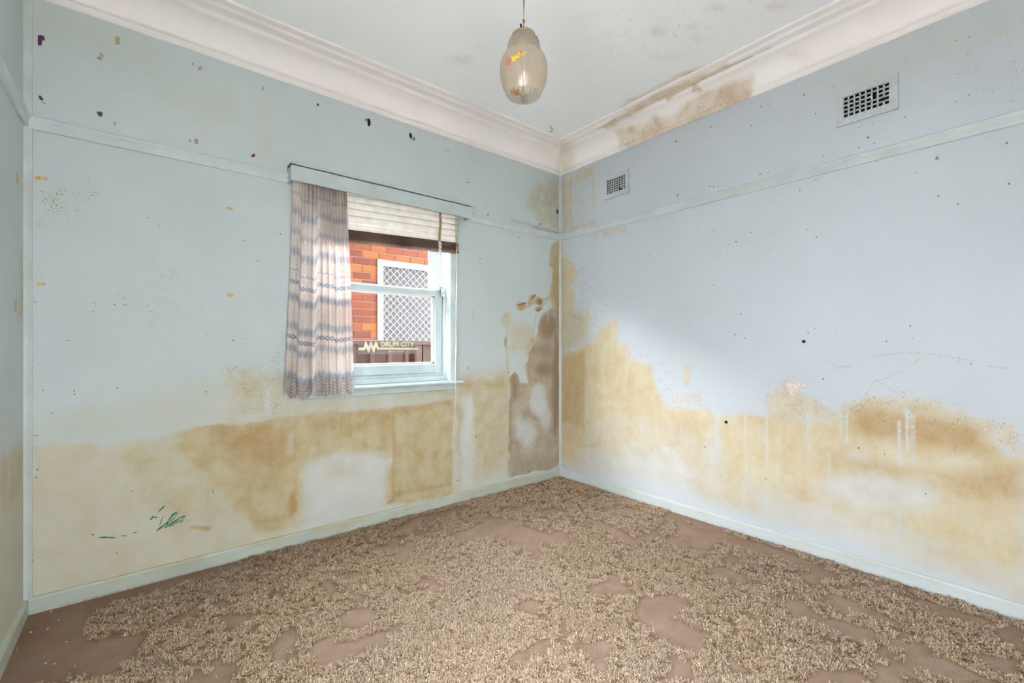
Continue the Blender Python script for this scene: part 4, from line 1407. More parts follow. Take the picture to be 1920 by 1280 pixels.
# ------------------------------------------------------------------ curtain
def make_curtain():
    nu, nv = 220, 360
    u = np.linspace(0, 1, nu)
    v = np.linspace(0, 1, nv)
    U, V = np.meshgrid(u, v, indexing='ij')
    U, V = U.ravel(), V.ravel()
    rng = np.random.RandomState(3)
    # uneven pleats: a warped phase
    knots = np.cumsum(rng.uniform(0.5, 1.5, 14))
    knots = (knots - knots[0]) / (knots[-1] - knots[0])
    ph = np.interp(U, knots, np.arange(14)) * 2 * np.pi * 0.52
    ph2 = np.interp(U, knots, np.arange(14)) * 2 * np.pi * 1.55 + 0.7
    xl = np.interp(V, [0, 0.45, 1], [-2.192, -2.213, -2.249])
    xr = np.interp(V, [0, 0.2, 0.45, 1], [-1.896, -1.885, -1.873, -1.862])
    amp = 0.0015 + 0.020 * V ** 0.8
    y = -0.0605 - 0.030 * V + amp * np.sin(ph + 0.6 * np.sin(3 * V)) * np.clip((U - 0.02) * 12, 0.2, 1) + 0.0035 * (1 - V) ** 2 * np.sin(ph2)
    x = xl + (xr - xl) * (U + 0.012 * np.sin(ph + 1.2) * (0.3 + V))
    hem = 0.015 * np.sin(ph * 1.0 + 0.5) + 0.014 * (fbm(U * 3, U * 0, 0.12, 8) - 0.5) * 2
    zb = 0.872 + hem
    zt = 2.100
    z = zt + (zb - zt) * V
    co = np.stack([x, y, z], 1)
    # printed / lace pattern in cloth coordinates, with shade painted at the top
    shift = np.interp(U, [0, .14, .16, .42, .44, .7, .72, 1.0], [0.024, 0.014, -0.018, -0.028, 0.014, 0.008, -0.006, 0.010])
    h = z - shift
    s = U * 0.95 + 0.01 * np.sin(ph)
    blue = np.zeros(len(U))
    lace = np.zeros(len(U))
    tri = lambda per, o=0.0: np.abs(((s + o) / per) % 1.0 - 0.5) * 4 - 1
    for hc, wdt, am, kind in ((1.997, .012, .42, 'z'), (1.897, .030, .60, 'b'), (1.781, .026, .55, 'b'), (1.666, .034, .65, 'b'), (1.562, .010, .50, 'z'),
                              (1.494, .012, 1.0, 'd'), (1.409, .030, .75, 'b'), (1.250, .032, .65, 'b'), (1.187, .012, 1.0, 'd'), (1.125, .030, .65, 'b'), (0.972, .030, .70, 'b')):
        if kind == 'd':                                 # chain of diamonds
            a = np.abs(np.abs(h - hc) - 0.011 * np.abs(tri(0.062)))
            f = np.clip(1.5 - a / 0.0035, 0, 1)
        elif kind == 'z':
            f = np.clip(1.4 - np.abs(h - hc - 0.007 * tri(0.05)) / 0.005, 0, 1)
        else:
            q = h - hc - 0.007 * tri(0.045)
            f = np.clip(1.6 - np.abs(q) / (wdt * 0.62), 0, 1) * (0.5 + 0.5 * np.sin(q * 2 * np.pi / 0.030) ** 2)
            f *= 0.7 + 0.3 * vnoise(s, h, 0.04, 4)
        f *= 0.78 + 0.22 * np.sin(ph2 + 1)
        blue = np.maximum(blue, np.clip(f * am * 1.4, 0, 1))
    for a, c in ((1.95, 1.915), (1.87, 1.80), (1.76, 1.70), (1.64, 1.58), (1.545, 1.51), (1.39, 1.28), (1.10, 1.0)):
        band = (h < a) & (h > c)
        e = (np.sin(s * 2 * np.pi / 0.0105) > 0.45) & (np.sin(h * 2 * np.pi / 0.0125 + s * 60) > 0.35)
        colm = np.sin(s * 2 * np.pi / 0.11 + 1) > -0.35
        lace = np.where(band & e & colm, 1.0, lace)
    grey = np.clip((0.975 - h) / 0.03, 0, 1) * 0.85 * (0.75 + 0.25 * np.sin(h * 330 + 2 * tri(0.05)))
    top = np.clip((h - 1.80) / 0.28, 0, 1) * 0.9 * np.clip((U - 0.1) * 6, 0, 1) * (0.75 + 0.25 * np.sin(ph2))  # shade under the pelmet, painted grey into the upper folds
    grey = np.maximum(grey, top)
    alpha = 0.02 + 0.45 * lace + 0.22 * np.clip((U - 0.90) * 12, 0, 1)
    pat = np.stack([blue, lace, grey, np.clip(alpha, 0, 0.8)], 1)
    i, j = np.meshgrid(np.arange(nu - 1), np.arange(nv - 1), indexing='ij')
    i, j = i.ravel(), j.ravel()
    Fc = np.stack([i * nv + j, (i + 1) * nv + j, (i + 1) * nv + j + 1, i * nv + j + 1], 1)
    me = bpy.data.meshes.new('curtain')
    me.vertices.add(len(co))
    me.vertices.foreach_set('co', co.astype(np.float32).ravel())
    me.loops.add(Fc.size)
    me.loops.foreach_set('vertex_index', Fc.astype(np.int32).ravel())
    me.polygons.add(len(Fc))
    me.polygons.foreach_set('loop_start', np.arange(0, Fc.size, 4, dtype=np.int32))
    me.update(calc_edges=True)
    me.polygons.foreach_set('use_smooth', np.ones(len(Fc), bool))
    set_attr(me, 'pattern', pat)
    me.materials.append(M['curtain'])
    o = bpy.data.objects.new('curtain', me)
    COL.objects.link(o)
    tag(o, 'sheer beige curtain with blue zigzag bands at the left of the window', 'curtain')
    # gathered header tape
    k = MB()
    n = 40
    vs = []
    for q in range(n):
        uu = q / (n - 1)
        xx = -2.192 + 0.296 * uu
        yy = -0.0615 + 0.002 * math.sin(uu * 60)
        vs += [(xx, yy - 0.003, 2.108), (xx, yy - 0.003, 2.084), (xx, yy + 0.003, 2.084), (xx, yy + 0.003, 2.108)]
    fs = []
    for q in range(n - 1):
        for r_ in range(4):
            fs.append((q * 4 + r_, q * 4 + (r_ + 1) % 4, q * 4 + 4 + (r_ + 1) % 4, q * 4 + 4 + r_))
    k.quadmesh(vs, fs)
    hdr = k.build('header_tape', M['tape'])
    hdr.parent = o


make_curtain()

# ================================================================== PENDANT LAMP
LX, LY = -1.693, -1.468
lamp = empty('pendant_lamp', (LX, LY, 2.14))
tag(lamp, 'frosted beige glass pendant lamp with painted flowers hanging from the ceiling', 'lamp')
bodyprof = [(0.066, 2.130), (0.070, 2.140), (0.076, 2.152), (0.085, 2.175), (0.0905, 2.20), (0.092, 2.227), (0.090, 2.250), (0.084, 2.270), (0.074, 2.288), (0.062, 2.297)]


def ribs(r, z, a, i):
    t = min(1, max(0, (z - 2.14) / 0.03)) * min(1, max(0, (2.30 - z) / 0.02))
    rr = r + 0.0008 * math.cos(30 * a + (z - 2.13) * 10) * t
    if i == 0:
        rr += 0.0012 * math.cos(30 * a)
        z += 0.0016 * math.cos(30 * a)
    return rr, z


shade = MB().lathe(bodyprof, (LX, LY), 180, ribs).build('shade', M['shade'], lamp, True)
neck = [(0.061, 2.297), (0.0645, 2.306), (0.0645, 2.318), (0.060, 2.336), (0.050, 2.352), (0.046, 2.358)]
nk = MB().lathe(neck, (LX, LY), 60).build('shade_neck', M['shade_clear'], lamp, True)
nk['label'] = 'clear glass neck of the shade'
gal = [(0.0, 2.374), (0.030, 2.372), (0.044, 2.366), (0.047, 2.362), (0.047, 2.354), (0.043, 2.354), (0.043, 2.358), (0.0, 2.360)]
MB().lathe(gal, (LX, LY), 48).build('gallery', simple('brass_gallery', (176, 158, 128), 0.35, 0.08, 30, metal=0.6), lamp, True)
for a in (0.6, 2.7, 4.8):
    c_, s_ = math.cos(a + 3.2), math.sin(a + 3.2)
    MB().tube([(LX + 0.044 * c_, LY + 0.044 * s_, 2.366), (LX + 0.056 * c_, LY + 0.056 * s_, 2.368)], 0.004, 8).build('thumb_screw', M['black'], lamp)
MB().lathe([(0.0, 2.35), (0.018, 2.35), (0.020, 2.31), (0.016, 2.30), (0.0, 2.30)], (LX, LY), 24).build('lamp_holder', M['cream'], lamp, True)
b = MB()
b.tube([(LX, LY, 2.37), (LX + 0.001, LY, 2.5), (LX - 0.001, LY, 2.66), (LX, LY, ZC - 0.03)], 0.0030, 8)
b.tube([(LX + 0.0005, LY, 2.415), (LX + 0.0005, LY, 2.425)], 0.0046, 8)
b.build('flex', simple('brown_flex', (138, 120, 96), 0.7, 0.1, 80), lamp)
MB().lathe([(0.0, ZC - 0.032), (0.03, ZC - 0.030), (0.042, ZC - 0.015), (0.045, ZC)], (LX, LY), 32).build('ceiling_rose', M['white'], lamp, True)


def decal(ang0, z0, items, inner, nm):
    """petals of a painted spray lying on the shade: (angle offset, height, radius, colour)"""
    rr = lambda z: np.interp(z, [p[1] for p in bodyprof], [p[0] for p in bodyprof])
    mats = {}
    m = MB()
    me = bpy.data.meshes.new(nm)
    vs, fs, mi = [], [], []
    cols = {'p': (190, 122, 108), 'y': (214, 182, 70), 'g': (150, 168, 150), 'o': (190, 134, 92), 'w': (206, 190, 196)}
    keys = list(cols)
    for dx, dz, r, cc in items:
        dx, dz, r = dx * 1.45, dz * 1.45, r * 1.35
        n = len(vs)
        K = 10
        pts = [(dx, dz)] + [(dx + r * math.cos(t) * (1 + 0.25 * math.cos(5 * t)), dz + r * math.sin(t) * (1 + 0.25 * math.cos(5 * t))) for t in np.linspace(0, 2 * math.pi, K, endpoint=False)]
        for q in pts:
            z = z0 + q[1]
            R_ = rr(z) + (-0.0026 if inner else 0.0026)
            a = ang0 + q[0] / 0.09
            vs.append((LX + R_ * math.cos(a), LY + R_ * math.sin(a), z))
        for t in range(K):
            fs.append((n, n + 1 + t, n + 1 + (t + 1) % K))
            mi.append(keys.index(cc))
    me.from_pydata(vs, [], fs)
    for kx in keys:
        mm = bpy.data.materials.get('petal_' + kx) or simple('petal_' + kx, cols[kx], 0.5, 0.1, 200)
        me.materials.append(mm)
    me.polygons.foreach_set('material_index', mi)
    o = bpy.data.objects.new(nm, me)
    COL.objects.link(o)
    o.parent = lamp
    o.matrix_parent_inverse = Matrix.Translation(-Vector(lamp.location))


acam = math.atan2(CAM[1] - LY, CAM[0] - LX)             # the shade's side towards the room's near corner
decal(acam - 0.42, 2.222, [(-0.014, -0.004, 0.010, 'p'), (-0.010, -0.006, 0.005, 'o'), (0.002, -0.002, 0.009, 'y'), (0.012, 0.004, 0.008, 'y'), (0.007, 0.008, 0.005, 'o'), (-0.006, 0.010, 0.005, 'g'), (0.020, 0.012, 0.004, 'o'), (0.018, 0.000, 0.004, 'o'), (-0.022, -0.006, 0.003, 'o'), (-0.018, 0.006, 0.003, 'p'), (0.026, 0.004, 0.003, 'y'), (0.000, 0.015, 0.003, 'g'), (-0.008, -0.014, 0.003, 'o'), (0.028, 0.010, 0.004, 'w')], False, 'flower_decal')
decal(acam + math.pi + 0.34, 2.188, [(0.0, 0.0, 0.008, 'p'), (0.012, 0.002, 0.006, 'y'), (-0.010, 0.002, 0.006, 'y'), (-0.004, 0.009, 0.004, 'p'), (0.004, -0.008, 0.003, 'o'), (-0.016, 0.005, 0.004, 'g')], True, 'flower_decal')

# ================================================================== VENTS
def vent(y0, y1, z0, z1, nx, nz, label, broken=()):
    """plaster plate on the right wall with square holes cut through; y0 > y1 runs away from the far corner"""
    o = empty('wall_vent', (0, (y0 + y1) / 2, z0))
    tag(o, label, 'vent', 'wall vents')
    t = 0.012
    mz, my = (z1 - z0) * 0.20, (y0 - y1) * 0.125
    gy0, gy1, gz0, gz1 = y0 - my, y1 + my, z0 + mz, z1 - mz
    f = MB()
    for a in ((y1, gy1, z0, z1), (gy0, y0, z0, z1), (gy1, gy0, z0, gz0), (gy1, gy0, gz1, z1)):
        f.box(-t, 0.0, a[0], a[1], a[2], a[3])
    f.build('frame', M['vent'], o)
    g = MB()
    py, pz = (gy0 - gy1) / nx, (gz1 - gz0) / nz
    by, bz = py * 0.30, pz * 0.27
    for i in range(nx + 1):
        y = gy1 + i * py
        for k in range(nz):
            if ('v', i, k) in broken:
                continue
            g.box(-t + 0.003, -0.002, y - by / 2, y + by / 2, gz0 + k * pz + (bz / 2 if k else 0), gz0 + (k + 1) * pz - (bz / 2 if k < nz - 1 else 0))
    for k in range(nz + 1):
        z = gz0 + k * pz
        for i in range(nx):
            if ('h', i, k) in broken:
                continue
            g.box(-t + 0.003, -0.002, gy1 + i * py - by / 2, gy1 + (i + 1) * py + by / 2, z - bz / 2, z + bz / 2)
    g.build('grille', M['vent'], o)
    MB().box(-0.0025, -0.0008, gy1, gy0, gz0, gz1).build('duct_shade', M['dark'], o)  # flat black sheet painted in for the shade inside the duct
    return o


vent(-0.493, -0.732, 2.313, 2.497, 8, 6, 'square holed wall vent nearest the far corner, with bars broken at its lower edge', (('h', 1, 0), ('v', 2, 0), ('h', 2, 1)))
vent(-2.045, -2.300, 2.306, 2.487, 8, 5, 'square holed wall vent with two broken bars, farther from the corner', (('h', 2, 3), ('v', 1, 1)))

# ================================================================== WALL MARKS AND SCRAPS
def chip(polys, mat, wall, th=0.0012, seg=10):
    """flat pieces on a wall from closed outlines in picture points"""
    m = MB()
    for pts in polys:
        if wall == 'back':
            q = [on_y(*p, -0.0007) for p in pts]
            d = (0, -th, 0)
        elif wall == 'right':
            q = [on_x(*p, -0.0007) for p in pts]
            d = (-th, 0, 0)
        else:
            q = [on_x(*p, XL + 0.0007) for p in pts]
            d = (th, 0, 0)
        m.prism(q, d)
    return m


def rect(cx, cy, w, h, sk=0.0, j=0.25):
    r = lambda: random.uniform(-j, j)
    return [(cx - w / 2 + r(), cy - h / 2 - sk * w / 2 + r()), (cx + w / 2 + r(), cy - h / 2 + sk * w / 2 + r()), (cx + w / 2 + r(), cy + h / 2 + sk * w / 2 + r()), (cx - w / 2 + r(), cy + h / 2 - sk * w / 2 + r())]


def scrap_mat(name, c):
    return bpy.data.materials.get(name) or simple(name, c, 0.6, 0.08, 80)


TAN, GOLD = scrap_mat('tape_tan', (172, 154, 122)), scrap_mat('tape_gold', (204, 168, 108))
PUR, RED, TEAL, NAVY = scrap_mat('tape_purple', (96, 40, 84)), scrap_mat('tape_red', (136, 36, 52)), scrap_mat('tape_teal', (38, 66, 76)), scrap_mat('tape_navy', (54, 66, 96))


def scrap(parts, wall, label, group='scraps of old tape on the walls'):
    """parts: (outlines, material); the first is the thing's own mesh, the rest its parts"""
    o = chip(parts[0][0], parts[0][1], wall).build('tape_scrap', parts[0][1])
    tag(o, label, 'tape', group)
    for pl, mt in parts[1:]:
        c = chip(pl, mt, wall, 0.0016).build('torn_bit', mt)
        c.parent = o
    return o


scrap([([[(71, 66), (76, 66), (83, 68), (84, 77), (79, 75), (78, 85), (71, 85)]], PUR)], 'back', 'dark purple torn tape scrap high by the left corner')
scrap([([rect(220, 76, 9, 15, .1)], TAN)], 'back', 'upright tan tape scrap just under the cornice, right of the purple one')
scrap([([[(186, 99), (191, 99), (195, 105), (193, 107), (188, 103)]], TAN), ([rect(187, 109, 8, 5, .2)], TAN)], 'back', 'two small tan slivers of tape below the upright tan scrap')
scrap([([rect(375, 128, 7, 6)], TAN), ([rect(361, 120, 4, 5)], TAN)], 'back', 'small tan tape square with a smaller one beside it under the cornice')
scrap([([rect(493, 166, 3.5, 6)], TAN)], 'back', 'tiny lone tan tape scrap under the cornice, above left of the pelmet')
scrap([([[(73, 179), (77, 180), (82, 187), (77, 188), (73, 184)]], TEAL), ([[(76, 190), (80, 190), (86, 194), (83, 195)]], GOLD)], 'back', 'dark teal scrap with a gold sliver just above the rail by the left corner')
scrap([([[(181, 210), (187, 209), (193, 212), (192, 216), (184, 215)]], NAVY), ([[(184, 215), (192, 217), (191, 219), (185, 217)]], RED)], 'back', 'navy scrap with a red lower edge above the picture rail')
scrap([([rect(215, 232, 4, 6)], TAN)], 'back', 'tiny tan scrap right beside the navy scrap above the rail')
scrap([([rect(368, 265, 7, 9)], TAN), ([rect(356, 264, 4, 5)], TAN)], 'back', 'tan square and a smaller speck of tape touching the top of the rail')
scrap([([[(471, 291), (475, 288), (479, 289), (477, 294), (472, 295)]], RED)], 'back', 'dark red scrap above the rail left of the pelmet')
scrap([([[(64, 332), (72, 330), (85, 332), (90, 334), (88, 337), (67, 337)]], GOLD)], 'back', 'gold tape strip just below the rail by the left corner')
scrap([([rect(430, 390.5, 13, 5, .08)], GOLD)], 'back', 'gold tape strip nearest the top of the curtain')
scrap([([rect(77, 532.5, 16, 5, 0)], GOLD)], 'back', 'gold tape strip half way up the wall by the left corner')
scrap([([rect(432, 553, 13, 5, 0)], GOLD)], 'back', 'gold tape strip left of the middle of the curtain')
scrap([([[(594, 194), (597, 194), (598, 198), (595, 199)]], M['black'])], 'back', 'small black fleck under the cornice, left of the black tape pieces')
scrap([([[(688, 222), (693, 223), (695, 229), (694, 236), (690, 237), (689, 229)]], M['black']), ([rect(685.5, 225, 3, 4)], M['mould'])], 'back', 'upright black tape scrap with a dot on its left, above the pelmet')
scrap([([[(767, 250), (771, 249), (773, 257), (770, 260), (768, 256)]], M['black']), ([rect(776, 260, 4, 6)], M['mould'])], 'back', 'slanted black tape scrap with a brown bit on its right, above the pelmet')
scrap([([[(1043, 393), (1046, 393), (1047, 401), (1044, 400)]], M['black'])], 'back', 'black tape scrap on the mouldy frieze beside the far corner')
scrap([([[(30, 324), (33, 325), (34, 344), (31, 342)]], GOLD)], 'left', 'gold tape strip on the left wall below the rail')
scrap([([[(28, 563), (31, 563), (31, 584), (28, 583)]], GOLD)], 'left', 'gold tape strip on the left wall at mid height')

# the pink patch where paint has lifted
pk = chip([[(1473, 718), (1495, 716), (1512, 722), (1496, 730), (1487, 742), (1480, 736)]], scrap_mat('pink_undercoat', (216, 198, 194)), 'right', 0.0012).build('pink_undercoat', scrap_mat('pink_undercoat', (216, 198, 194)))
pk.parent = wall_right

# black plugged holes on the right wall
for (px, py, r), lb in zip(((1507, 640, 3.2), (1361.5, 791, 3.0)), ('upper black round wall plug on the right wall', 'lower black wall plug in the tan tide on the right wall')):
    q = on_x(px, py)
    R_ = r / FPX * ((q - CAM) @ FWD)
    m = MB()
    K = 14
    vs = [(0.0 - d, q[1] + rr * R_ * math.cos(a), q[2] + rr * R_ * math.sin(a)) for d, rr in ((0.0, 1.0), (0.003, 0.95), (0.003, 0.55), (0.001, 0.45)) for a in np.linspace(0, 2 * math.pi, K, endpoint=False)]
    fs = [(i * K + j, i * K + (j + 1) % K, (i + 1) * K + (j + 1) % K, (i + 1) * K + j) for i in range(3) for j in range(K)] + [tuple(3 * K + j for j in range(K))]
    o = m.quadmesh(vs, fs).build('wall_plug', M['black'])
    tag(o, lb, 'wall plug', 'wall plugs')


def specks(lst, wall, mat, nm, parent, size):
    polys = []
    for px, py in lst:
        s = size * random.uniform(0.7, 1.3)
        k = 7
        a0 = random.random() * 6
        el = random.uniform(0.6, 1.0)
        polys.append([(px + s * math.cos(a0 + 2 * math.pi * t / k) * random.uniform(.75, 1.2), py + el * s * math.sin(a0 + 2 * math.pi * t / k) * random.uniform(.75, 1.2)) for t in range(k)])
    o = chip(polys, mat, wall, 0.0006).build(nm, mat)
    o['kind'] = 'stuff'
    o.parent = parent


s7 = [(615, 298), (245, 447), (290, 432), (505, 377), (573, 490), (185, 560), (240, 853), (290, 843), (620, 747), (575, 887), (35, 948), (680, 328), (1118, 162), (1413, 50), (1497, 30), (1413, 418), (1493, 377), (1745, 413), (1107, 511), (918, 548), (833, 573), (925, 667), (833, 693), (1427, 1030), (1178, 842), (480, 947), (95, 1258), (185, 1203), (525, 1183), (580, 1230)]
big7 = [(890, 632), (1720, 665), (1302, 757), (1733, 910), (1312, 983)]
s5 = [(1385, 122), (1175, 208), (1425, 103), (1485, 157), (1378, 477), (1402, 479), (1427, 479), (1470, 500), (1187, 530), (1182, 540), (1403, 745), (1537, 810), (1020, 888), (1485, 853), (1400, 1070), (1565, 1245)]
s8 = [(185, 58), (445, 132), (470, 115), (162, 138), (200, 153), (550, 135), (748, 165), (850, 152), (840, 105), (503, 310), (1077, 252), (812, 380), (640, 578), (705, 578), (740, 602), (280, 697), (45, 573), (740, 475), (975, 510), (1060, 513), (900, 755)]
specks(A(1350, 60, .3125, s7[::2]) + A(900, 200, .3125, s5[::2]), 'right', M['mould'], 'dark_specks', wall_right, 1.5)
specks(A(1350, 60, .3125, s7[1::2]) + A(900, 200, .3125, s5[1::2]), 'right', M['spot_tan'], 'tan_specks', wall_right, 1.7)
specks(A(1350, 60, .3125, big7), 'right', M['spot_tan'], 'tan_spots', wall_right, 3.0)
specks(A(1300, 560, .484, s8), 'right', M['mould'], 'grey_specks', wall_right, 1.7)
sb = A(0, 380, .375, [(740, 75), (1290, 292), (1402, 157), (573, 509), (738, 513), (468, 541), (1037, 662), (1167, 688), (1214, 679), (838, 824), (215, 937), (370, 940), (372, 957), (258, 1052), (587, 926), (1030, 945), (143, 98), (1020, 517)]) + [(837, 282), (842, 284), (878, 342), (900, 485), (877, 342), (1007, 425), (1013, 420), (1044, 426), (1005, 340), (915, 402), (973, 446), (953, 698), (992, 884), (952, 889), (893, 818), (858, 900), (878, 690)]
specks(sb, 'back', M['mould'], 'dark_specks', wall_back, 1.5)
specks([(60, 960), (57, 985), (70, 880), (68, 895), (62, 1040), (64, 1030), (62, 1050), (400, 920), (247, 920), (219, 1037), (110, 1038)], 'back', M['mould'], 'corner_specks', wall_back, 1.6)


def strokes(lines, wall, mat, nm, parent, w):
    m = MB()
    for ln in lines:
        pts = [np.array(p, float) for p in ln[0]] if isinstance(ln[0], list) else [np.array(p, float) for p in ln]
        ww = ln[1] if isinstance(ln[0], list) else w
        # resample with a slight wobble
        q = []
        for a, c in zip(pts[:-1], pts[1:]):
            n = max(2, int(np.hypot(*(c - a)) / 6))
            q += [a + (c - a) * t / n for t in range(n)]
        q.append(pts[-1])
        q = [p + np.array([random.uniform(-.6, .6), random.uniform(-.6, .6)]) * (0 < i < len(q) - 1) for i, p in enumerate(q)]
        left, right = [], []
        for i, p in enumerate(q):
            t = q[min(i + 1, len(q) - 1)] - q[max(i - 1, 0)]
            t = t / (np.hypot(*t) + 1e-9)
            nn = np.array([-t[1], t[0]]) * ww * 0.5 * random.uniform(0.55, 1.25) * (0.4 if i in (0, len(q) - 1) else 1)
            left.append(p + nn)
            right.append(p - nn)
        for i in range(len(q) - 1):
            c = chip([[left[i], left[i + 1], right[i + 1], right[i]]], mat, wall, 0.0005)
            m.quadmesh(c.v, c.f)
    o = m.build(nm, mat)
    o.parent = parent
    return o


C8 = lambda pts: A(1300, 560, .484, pts)
strokes([C8([(690, 225), (740, 218), (790, 210), (890, 210), (990, 225), (1090, 240)]), C8([(1130, 258), (1230, 272)]), C8([(885, 225), (840, 265), (770, 300), (700, 320), (680, 350), (655, 395), (600, 440), (560, 480), (500, 530), (450, 600)]), C8([(700, 310), (760, 345), (805, 378)]), C8([(500, 230), (560, 260), (615, 262)]), C8([(535, 270), (600, 265)]), C8([(1020, 245), (1075, 252)])], 'right', M['crack'], 'crack', wall_right, 1.0)
C4 = lambda pts: A(0, 700, .4533, pts)
strokes([(C4([(378, 662), (388, 668)]), 4), (C4([(410, 678), (480, 678)]), 3.2), (C4([(500, 672), (526, 670)]), 2), (C4([(548, 659), (566, 655)]), 2), (C4([(655, 572), (683, 543)]), 3), (C4([(618, 607), (632, 592), (652, 596)]), 3.5), (C4([(660, 628), (676, 588)]), 2.2), (C4([(645, 652), (690, 618), (718, 582), (734, 574)]), 3.5), (C4([(672, 640), (712, 606), (736, 578)]), 2.4), (C4([(680, 640), (742, 597), (770, 586)]), 3), (C4([(700, 634), (752, 606), (768, 590)]), 2), (C4([(745, 620), (757, 608)]), 1.6)],
        'back', M['crayon'], 'crayon_scribble', wall_back, 2.5)
strokes([A(0, 380, .375, [(375, 38), (398, 38)]), A(0, 380, .375, [(615, 510), (636, 510)]), A(0, 380, .375, [(318, 688), (354, 687)]), A(0, 380, .375, [(1213, 189), (1233, 190)]), A(0, 380, .375, [(150, 824), (172, 824)]), A(0, 380, .375, [(168, 1164), (190, 1164)]), A(0, 380, .375, [(165, 495), (188, 496)]), A(0, 380, .375, [(790, 116), (804, 116)]), [(400, 915), (399, 928)]], 'back', M['mould'], 'scratch', wall_back, 1.2)

# peeling paint in the far corner: curled skins of paint standing off the wall
def curl(name, px, py, w, h, ang, roll, mat, parent):
    c = on_y(px, py)
    m = MB()
    nu, nv = 9, 7
    vs = []
    for i in range(nu):
        for j in range(nv):
            s = (i / (nu - 1) - 0.5) * w * (1 - 0.25 * abs(j / (nv - 1) - 0.5))
            t = j / (nv - 1)
            th = roll * t
            yy = -0.001 - h / max(roll, 0.3) * (1 - math.cos(th)) * 0.8
            zz = h / max(roll, 0.3) * math.sin(th)
            s += 0.004 * math.sin(i * 1.7 + j)
            ca, sa = math.cos(ang), math.sin(ang)
            vs.append((c[0] + ca * s - sa * zz, c[1] + yy, c[2] + sa * s + ca * zz))
    fs = [(i * nv + j, (i + 1) * nv + j, (i + 1) * nv + j + 1, i * nv + j + 1) for i in range(nu - 1) for j in range(nv - 1)]
    o = m.quadmesh(vs, fs).build(name, mat, None, True)
    sol = o.modifiers.new('thickness', 'SOLIDIFY')
    sol.thickness = 0.0009
    o.parent = parent
    return o


PT = scrap_mat('peeled_paint', (198, 200, 194))
PB = scrap_mat('peeled_back', (158, 134, 110))
curl('peeling_paint', 978, 572, 0.10, 0.030, 0.25, 1.9, PB, wall_back)
curl('peeling_paint', 1000, 558, 0.055, 0.034, 0.8, 2.2, PB, wall_back)
curl('peeling_paint', 1008, 578, 0.06, 0.040, -2.6, 2.0, PB, wall_back)
curl('peeling_paint', 1021, 570, 0.10, 0.022, 0.65, 1.6, PT, wall_back)
curl('peeling_paint', 1003, 608, 0.17, 0.014, 1.35, 1.3, PT, wall_back)
curl('peeling_paint', 1029, 545, 0.10, 0.010, 1.5, 1.4, PT, wall_back)
curl('peeling_paint', 1030, 510, 0.09, 0.012, 1.75, 1.5, PT, wall_back)
curl('peeling_paint', 1004, 660, 0.14, 0.012, 1.5, 1.5, PT, wall_back)
curl('peeling_paint', 1005, 680, 0.06, 0.016, 2.2, 1.8, PT, wall_back)
curl('peeling_paint', 928, 722, 0.03, 0.016, 0.8, 1.8, PT, wall_back)
# the lifting edge of the wall sheet left of the bare board
e = []
for py in np.linspace(690, 888, 24):
    q = on_y(953 + 1.2 * math.sin(py * 0.05), py)
    e.append(q)
m = MB()
vs, fs = [], []
for i, q in enumerate(e):
    lift = 0.0022 + 0.001 * math.sin(i * 0.6)
    vs += [(q[0] - 0.012, -0.0003, q[2]), (q[0], -lift, q[2]), (q[0], -lift + 0.0015, q[2]), (q[0] - 0.012, 0.0005, q[2])]
for i in range(len(e) - 1):
    for k in range(4):
        fs.append((i * 4 + k, i * 4 + (k + 1) % 4, i * 4 + 4 + (k + 1) % 4, i * 4 + 4 + k))
o = m.quadmesh(vs, fs).build('lifting_sheet_edge', scrap_mat('tan_sheet_edge', (188, 176, 142)))
o.parent = wall_back

# a small hook in the ceiling near the corner
hq = on_z(1033, 236, ZC)
m = MB()
pth = [(hq[0], hq[1], ZC)] + [(hq[0] + 0.010 * math.sin(t), hq[1] - 0.006 * math.sin(t), ZC - 0.018 - 0.012 * (1 - math.cos(t))) for t in np.linspace(0, 4.2, 12)]
m.tube(pth, 0.0022, 8)
hook = m.build('ceiling_hook', scrap_mat('dark_iron', (58, 54, 50)))
tag(hook, 'small dark hook in the ceiling near the far corner', 'hook')

# flakes of paint fallen on the carpet
for k, (px, py) in enumerate(((86, 1243), (102, 1244), (96, 1146), (110, 1162), (89, 1179), (125, 1203), (58, 1185), (1723, 1118))):
    q = on_z(px, py, 0.006)
    s = random.uniform(0.003, 0.0055)
    a0 = random.random() * 6
    m = MB()
    K = 6
    pts = [(q[0] + s * math.cos(a0 + t) * random.uniform(.6, 1.2), q[1] + s * math.sin(a0 + t) * random.uniform(.6, 1.2), 0.0055 + 0.001 * random.random()) for t in np.linspace(0, 2 * math.pi, K, endpoint=False)]
    m.prism(pts, (0, 0, 0.0015))
    o = m.build('paint_flake', M['flake'])
    if k < 7:
        tag(o, 'tiny white paint flake on the bald carpet in the left corner', 'paint flake', 'paint flakes in the left corner')
    else:
        tag(o, 'tiny white paint flake on the carpet beside the right skirting', 'paint flake')

# ================================================================== OUTSIDE
MB().box(-8, 4, -9, YB - 0.2, -0.12, -0.02).box(-10, XL - 0.2, YB - 0.2, 0.2, -0.12, -0.02).build('bounce_paving', simple('pale_paving', (222, 218, 210), 0.8, 0.05, 3), None)  # added bright paving, unseen; bounces daylight up to the ceiling
struct(bpy.data.objects['bounce_paving'], 'added pale paving outside the added openings, bouncing light in', 'paving')
g = MB().box(-14, 10, -12, 14, -0.75, -0.62).build('ground', M['concrete'])
struct(g, 'concrete ground outside the window', 'ground')

